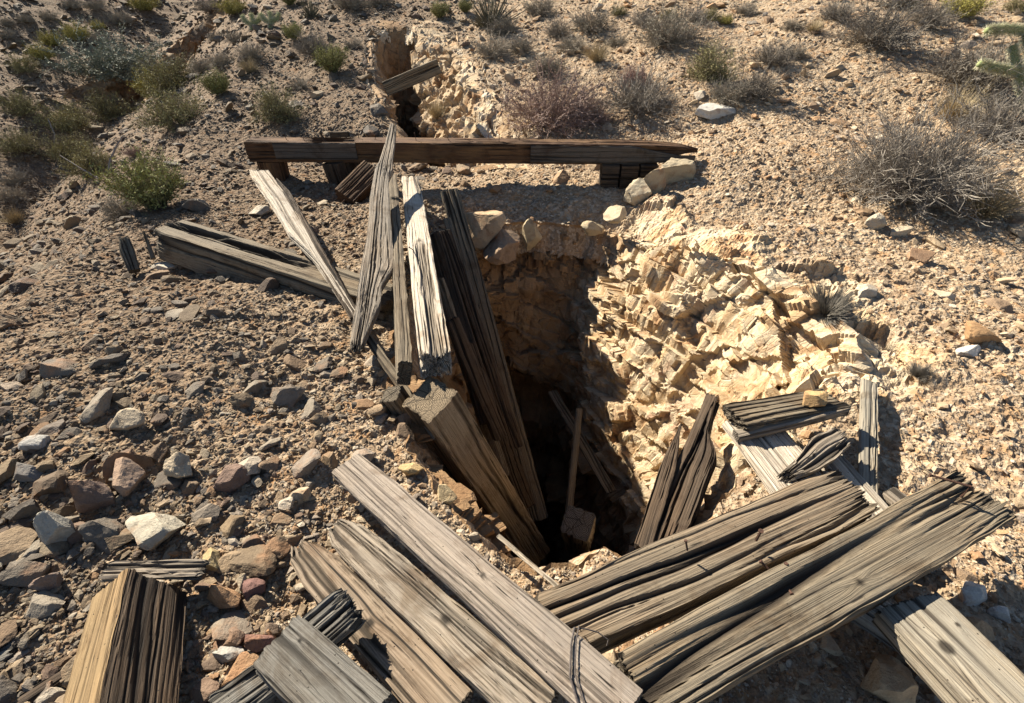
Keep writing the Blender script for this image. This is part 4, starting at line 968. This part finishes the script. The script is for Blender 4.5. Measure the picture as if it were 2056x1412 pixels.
SHRUBS = [
 # top left hill
 ('grey',12,55,30,'small grey bush at the left edge, high on the far slope'),('grey',12,78,34,'grey bush at the left edge just below a smaller one'),
 ('grey',48,48,34,'grey bush near the top left corner'),('yellow',155,86,50,'yellow green mound, largest of the row on the far left slope'),
 ('yellow',105,94,44,'yellow green mound left of the largest mound on the far slope'),('yellow',82,122,48,'olive yellow mound, lowest on the far left slope'),
 ('olive',45,148,60,'dark olive bush near the left edge on the far slope'),('yellow',196,62,28,'small bright yellow bush above the largest mound'),
 ('grey',192,90,44,'grey dry bush touching the right side of the largest mound'),('grey',190,22,44,'grey bush at the top edge above the yellow mounds'),
 ('grey',240,52,50,'grey bush right of the small bright yellow bush'),('yellow',288,24,52,'yellow green bush at the top edge near the dark cut'),
 ('grey',140,20,40,'faint grey bush at the top edge, far left'),('grey',95,40,34,'faint grey bush between top left corner bushes'),
 ('mauve',420,34,64,'dark grey bush at the top edge right of the dark cut'),('yellow',468,36,54,'yellow green bush at the top edge right of the dark grey one'),
 # left middle
 ('wispy',215,196,210,'large wispy blue green shrub sprawling in the gully'),('olive',345,186,120,'brown olive shrub right of the wispy blue green one'),
 ('yellow',318,204,84,'bright yellow green mound below the brown olive shrub'),('green',436,196,70,'green rounded bush right of the yellow green mound'),
 ('grey',405,148,56,'dry grey bush above the green rounded bush'),('straw',500,150,50,'dry straw coloured tuft on the pale slope'),
 ('grey',445,140,60,'dry grey bush left of the straw coloured tuft'),('grey',502,120,52,'grey bush above the straw coloured tuft'),
 ('grey',435,86,38,'small grey bush on the pale slope left of the cholla'),('grey',472,88,40,'small grey bush below the two pale chollas'),
 ('green',588,84,48,'small green bush above the mauve grey bush'),('mauve',630,116,92,'mauve grey bush behind the bright green bush'),
 ('green',665,152,78,'bright green rounded bush beside the narrow trench'),('grey',710,98,36,'small grey bush left of the trench mouth'),
 ('grey',602,182,48,'grey olive bush below left of the bright green bush'),('straw',537,206,32,'little straw tuft on the bare slope'),
 ('olive',556,250,110,'grey bush with green top just above the long dark beam'),('olive',345,262,140,'long olive green bush on the edge of the gully'),
 ('olive',212,240,96,'dark olive bush between wispy shrub and leafy green growth'),('olive',130,266,100,'leafy green growth with bare white sticks, left of centre gully'),
 ('olive',38,234,80,'dark green growth at the left edge of the gully'),('olive',30,312,90,'olive green bush at the left edge below the dark green growth'),
 ('straw',150,300,50,'dry brown tuft among the green growth'),('olive',130,322,90,'low green bush below the dry brown tuft'),
 ('green',300,428,165,'large green bush with grey base at the edge of the gravel heap'),('grey',240,440,80,'bare grey bush at the foot of the large green bush'),
 ('grey',18,410,60,'bare grey bush cut by the left edge'),('straw',28,456,56,'straw tuft cut by the left edge below the bare grey bush'),
 ('olive',180,360,110,'sparse green bush left of the large green bush'),('grey',28,372,50,'small grey bush at left edge above the bare one'),
 ('pink',268,318,40,'small pink dry tuft on top of the large green bush'),
 # top middle
 ('green',580,14,40,'green bush at the very top, left of the spiky yucca'),('grey',700,22,80,'tan grey bush at the top edge, left of the trench'),
 ('grey',760,14,60,'grey bush at the top edge directly above the trench'),('green',882,40,46,'green bush at the top right of the trench'),
 ('green',934,28,36,'smaller green bush right of the green bush above the trench'),('grey',1010,72,70,'grey bush under the dark spiky plant'),
 ('grey',1085,34,66,'grey bush at the top edge, middle'),('mauve',1120,74,60,'dark grey bush below the middle top bush'),
 ('grey',1188,68,84,'wide grey bush near the top, middle'),('grey',1150,108,66,'grey dry bush below the wide grey bush'),
 ('grey',992,118,76,'blue grey bush above the white rock wall'),('grey',1048,108,56,'grey bush right of the blue grey bush'),
 ('olive',1242,34,38,'small olive bush at the top edge, right of middle'),('mauve',1292,54,56,'dark twiggy bush near the top, right of middle'),
 ('olive',1345,44,44,'olive bush near the top, right of middle'),('mauve',1398,46,52,'dark bush right of the olive bush near the top'),
 ('yellow',1458,50,28,'small yellow green bush near the top beside the dark bushes'),('olive',1430,44,44,'olive bush left of the small yellow green one'),
 ('grey',1345,98,130,'wide grey green bush on the slope, upper right of middle'),('grey',1240,94,44,'small grey bush left of the wide grey green bush'),
 ('grey',1100,152,76,'grey dry bush between trench wall and pink flowered shrub'),('mauve',1285,238,170,'dark twisted shrub with pink flower head beyond the beam'),
 ('pink',1105,272,200,'wide pinkish brown shrub right behind the long dark beam'),('olive',1430,166,120,'olive grey bush right of the dark twisted shrub'),
 ('mauve',1520,202,110,'mauve grey bush below the olive grey bush'),('mauve',1555,136,96,'mauve brown bush on the slope, upper right'),
 ('grey',1466,212,84,'low pale grey bush left of the mauve grey bush'),('straw',1636,70,44,'tan tuft on the upper right slope'),
 ('grey',1592,62,40,'small grey bush left of the tan tuft'),('mauve',1685,42,80,'dark mauve bush near the top, right side'),
 ('mauve',1775,104,170,'wide dark brown bush, upper right'),('mauve',1872,60,100,'mauve brown bush right above the wide dark brown bush'),
 ('yellow',1935,40,80,'yellow green bush at the top edge, far right'),('olive',2044,28,50,'dark olive bush in the top right corner'),
 ('grey',1820,20,90,'grey bush at the top edge above the wide dark brown bush'),('mauve',1960,190,190,'large brown bush left of the cholla at the right edge'),
 ('mauve',2020,280,190,'large brown bush at the right edge below the cholla'),('dead',1840,420,265,'largest grey twiggy shrub on the right slope'),
 ('straw',1990,450,150,'dry yellow grass clump at the right edge'),('straw',1925,250,110,'dry grass in front of the brown bushes at right'),
 ('ball',1665,645,100,'small round spiky grey tussock on the right slope'),('ball',1848,762,46,'tiny spiky grey tussock on the right gravel'),
 ('pink',1190,250,90,'pink tinged bush between the pinkish brown one and the dark twisted one'),
 ('straw',1200,130,70,'pale straw patch above the pink flowered shrub'),('straw',880,272,60,'yellow green grass at the near mouth of the trench'),
 ('grey',1600,120,50,'faint grey bush right of the mauve brown bush'),('grey',1500,30,44,'grey bush at the top edge, right of the yellow one'),
]
for i, (k, u, v, pw, lab) in enumerate(SHRUBS):
    hr = {'straw': .45, 'green': .42, 'yellow': .42, 'ball': .48, 'grey': .40, 'dead': .42, 'mauve': .38, 'wispy': .28, 'olive': .40, 'pink': .36}[k]
    o = shrub(k, u, v, pw, lab, hr=hr, var=i % 2, cat='grass' if k == 'straw' else 'shrub')
# pink flower head on the dark twisted shrub is its own low bush
shrub('pink', 1275, 185, 80, 'round pink flower cushion on the dark twisted shrub', hr=.4, cat='flowers', lc=(.55, .28, .24))
shrub('spiky', 985, 62, 100, 'dark spiky plant with bent bare arms near the top', hr=.55, cat='yucca')
shrub('spiky', 622, 40, 44, 'small spiky yucca near the top, left of middle', hr=.8, cat='yucca')
# bare sticks in the gully growth
def stick(label, pts, r):
    bm = bmesh.new(); tube(bm, pts, r, r * .5, 6); me = bpy.data.meshes.new('bare_branch'); bm.to_mesh(me); bm.free(); me.materials.append(W_SILVP)
    o = bpy.data.objects.new('bare_branch', me); COL.objects.link(o); tag(o, label, 'branch')
W_SILVP = mat_plain('bare_stick', (.22, .18, .15), (.42, .38, .33), 60)
g, t = G(218, 350)
stick('bare crooked white branch rising left of the large green bush', [g, PD(222, 320, t), PD(236, 290, t), PD(248, 272, t)], .014)
stick('thin bent dark stick leaning over the gully', [PD(205, 362, t), PD(165, 340, t), PD(120, 312, t)], .010)
g, t = G(108, 300)
stick('pale forked stick in the leafy green growth', [g, PD(110, 270, t), PD(96, 238, t)], .012)
# cholla cactus
M_CH = mat_plain('cholla_skin', (.20, .24, .10), (.34, .38, .18), 60)
M_SP = mat_plain('cholla_spines', (.55, .52, .34), (.72, .70, .50), 60)
def cholla(label, base, arms, r):
    root = bpy.data.objects.new('cholla_cactus', None); COL.objects.link(root); root.location = base; tag(root, label, 'cactus')
    q = np.random.default_rng(3)
    for pts in arms:
        bm = bmesh.new(); tube(bm, pts, r, r * .8, 10); bmesh.ops.subdivide_edges(bm, edges=[e for e in bm.edges if e.calc_length() > r * 2], cuts=6)
        me = bpy.data.meshes.new('arm'); bm.to_mesh(me); bm.free(); me.materials.append(M_CH); o = bpy.data.objects.new('arm', me); COL.objects.link(o); o.parent = root; o.location = -base
        me.polygons.foreach_set('use_smooth', [True] * len(me.polygons))
        A_, B_ = [], []
        for a, b in zip(pts, pts[1:]):
            L = (b - a).length; n = int(L / r * 110)
            for _ in range(n):
                f = q.uniform(); c = a.lerp(b, f); dr = Vector(q.normal(size=3)); ax = (b - a).normalized(); dr = (dr - ax * dr.dot(ax) * .8).normalized()
                A_.append(c + dr * r * .85); B_.append(c + dr * r * q.uniform(1.4, 2.0))
        V, F = prisms(np.array(A_), np.array(B_), np.full(len(A_), r * .055), np.full(len(A_), r * .015))
        s = from_np('spines', V, F, M_SP, o)
    return root
g, t = G(2062, 235)
cholla('pale green cholla cactus with an upright arm at the right edge', g, [[g, PD(2060, 200, t), PD(2050, 165, t), PD(2040, 130, t), PD(2033, 92, t)], [PD(2045, 145, t), PD(2005, 138, t), PD(1965, 128, t)], [PD(2056, 62, t), PD(2020, 58, t), PD(1980, 62, t)], [PD(2062, 170, t), PD(2070, 120, t), PD(2058, 60, t)]], .035)
for (u, v, lab) in ((506, 62, 'small pale cholla, left one of two on the far slope'), (543, 58, 'small pale cholla, right one of two on the far slope')):
    g, t = G(u, v); cholla(lab, g, [[g, PD(u + 2, v - 18, t), PD(u - 2, v - 34, t)], [PD(u, v - 12, t), PD(u - 14, v - 20, t), PD(u - 20, v - 30, t)], [PD(u, v - 14, t), PD(u + 14, v - 20, t), PD(u + 17, v - 32, t)]], .028)
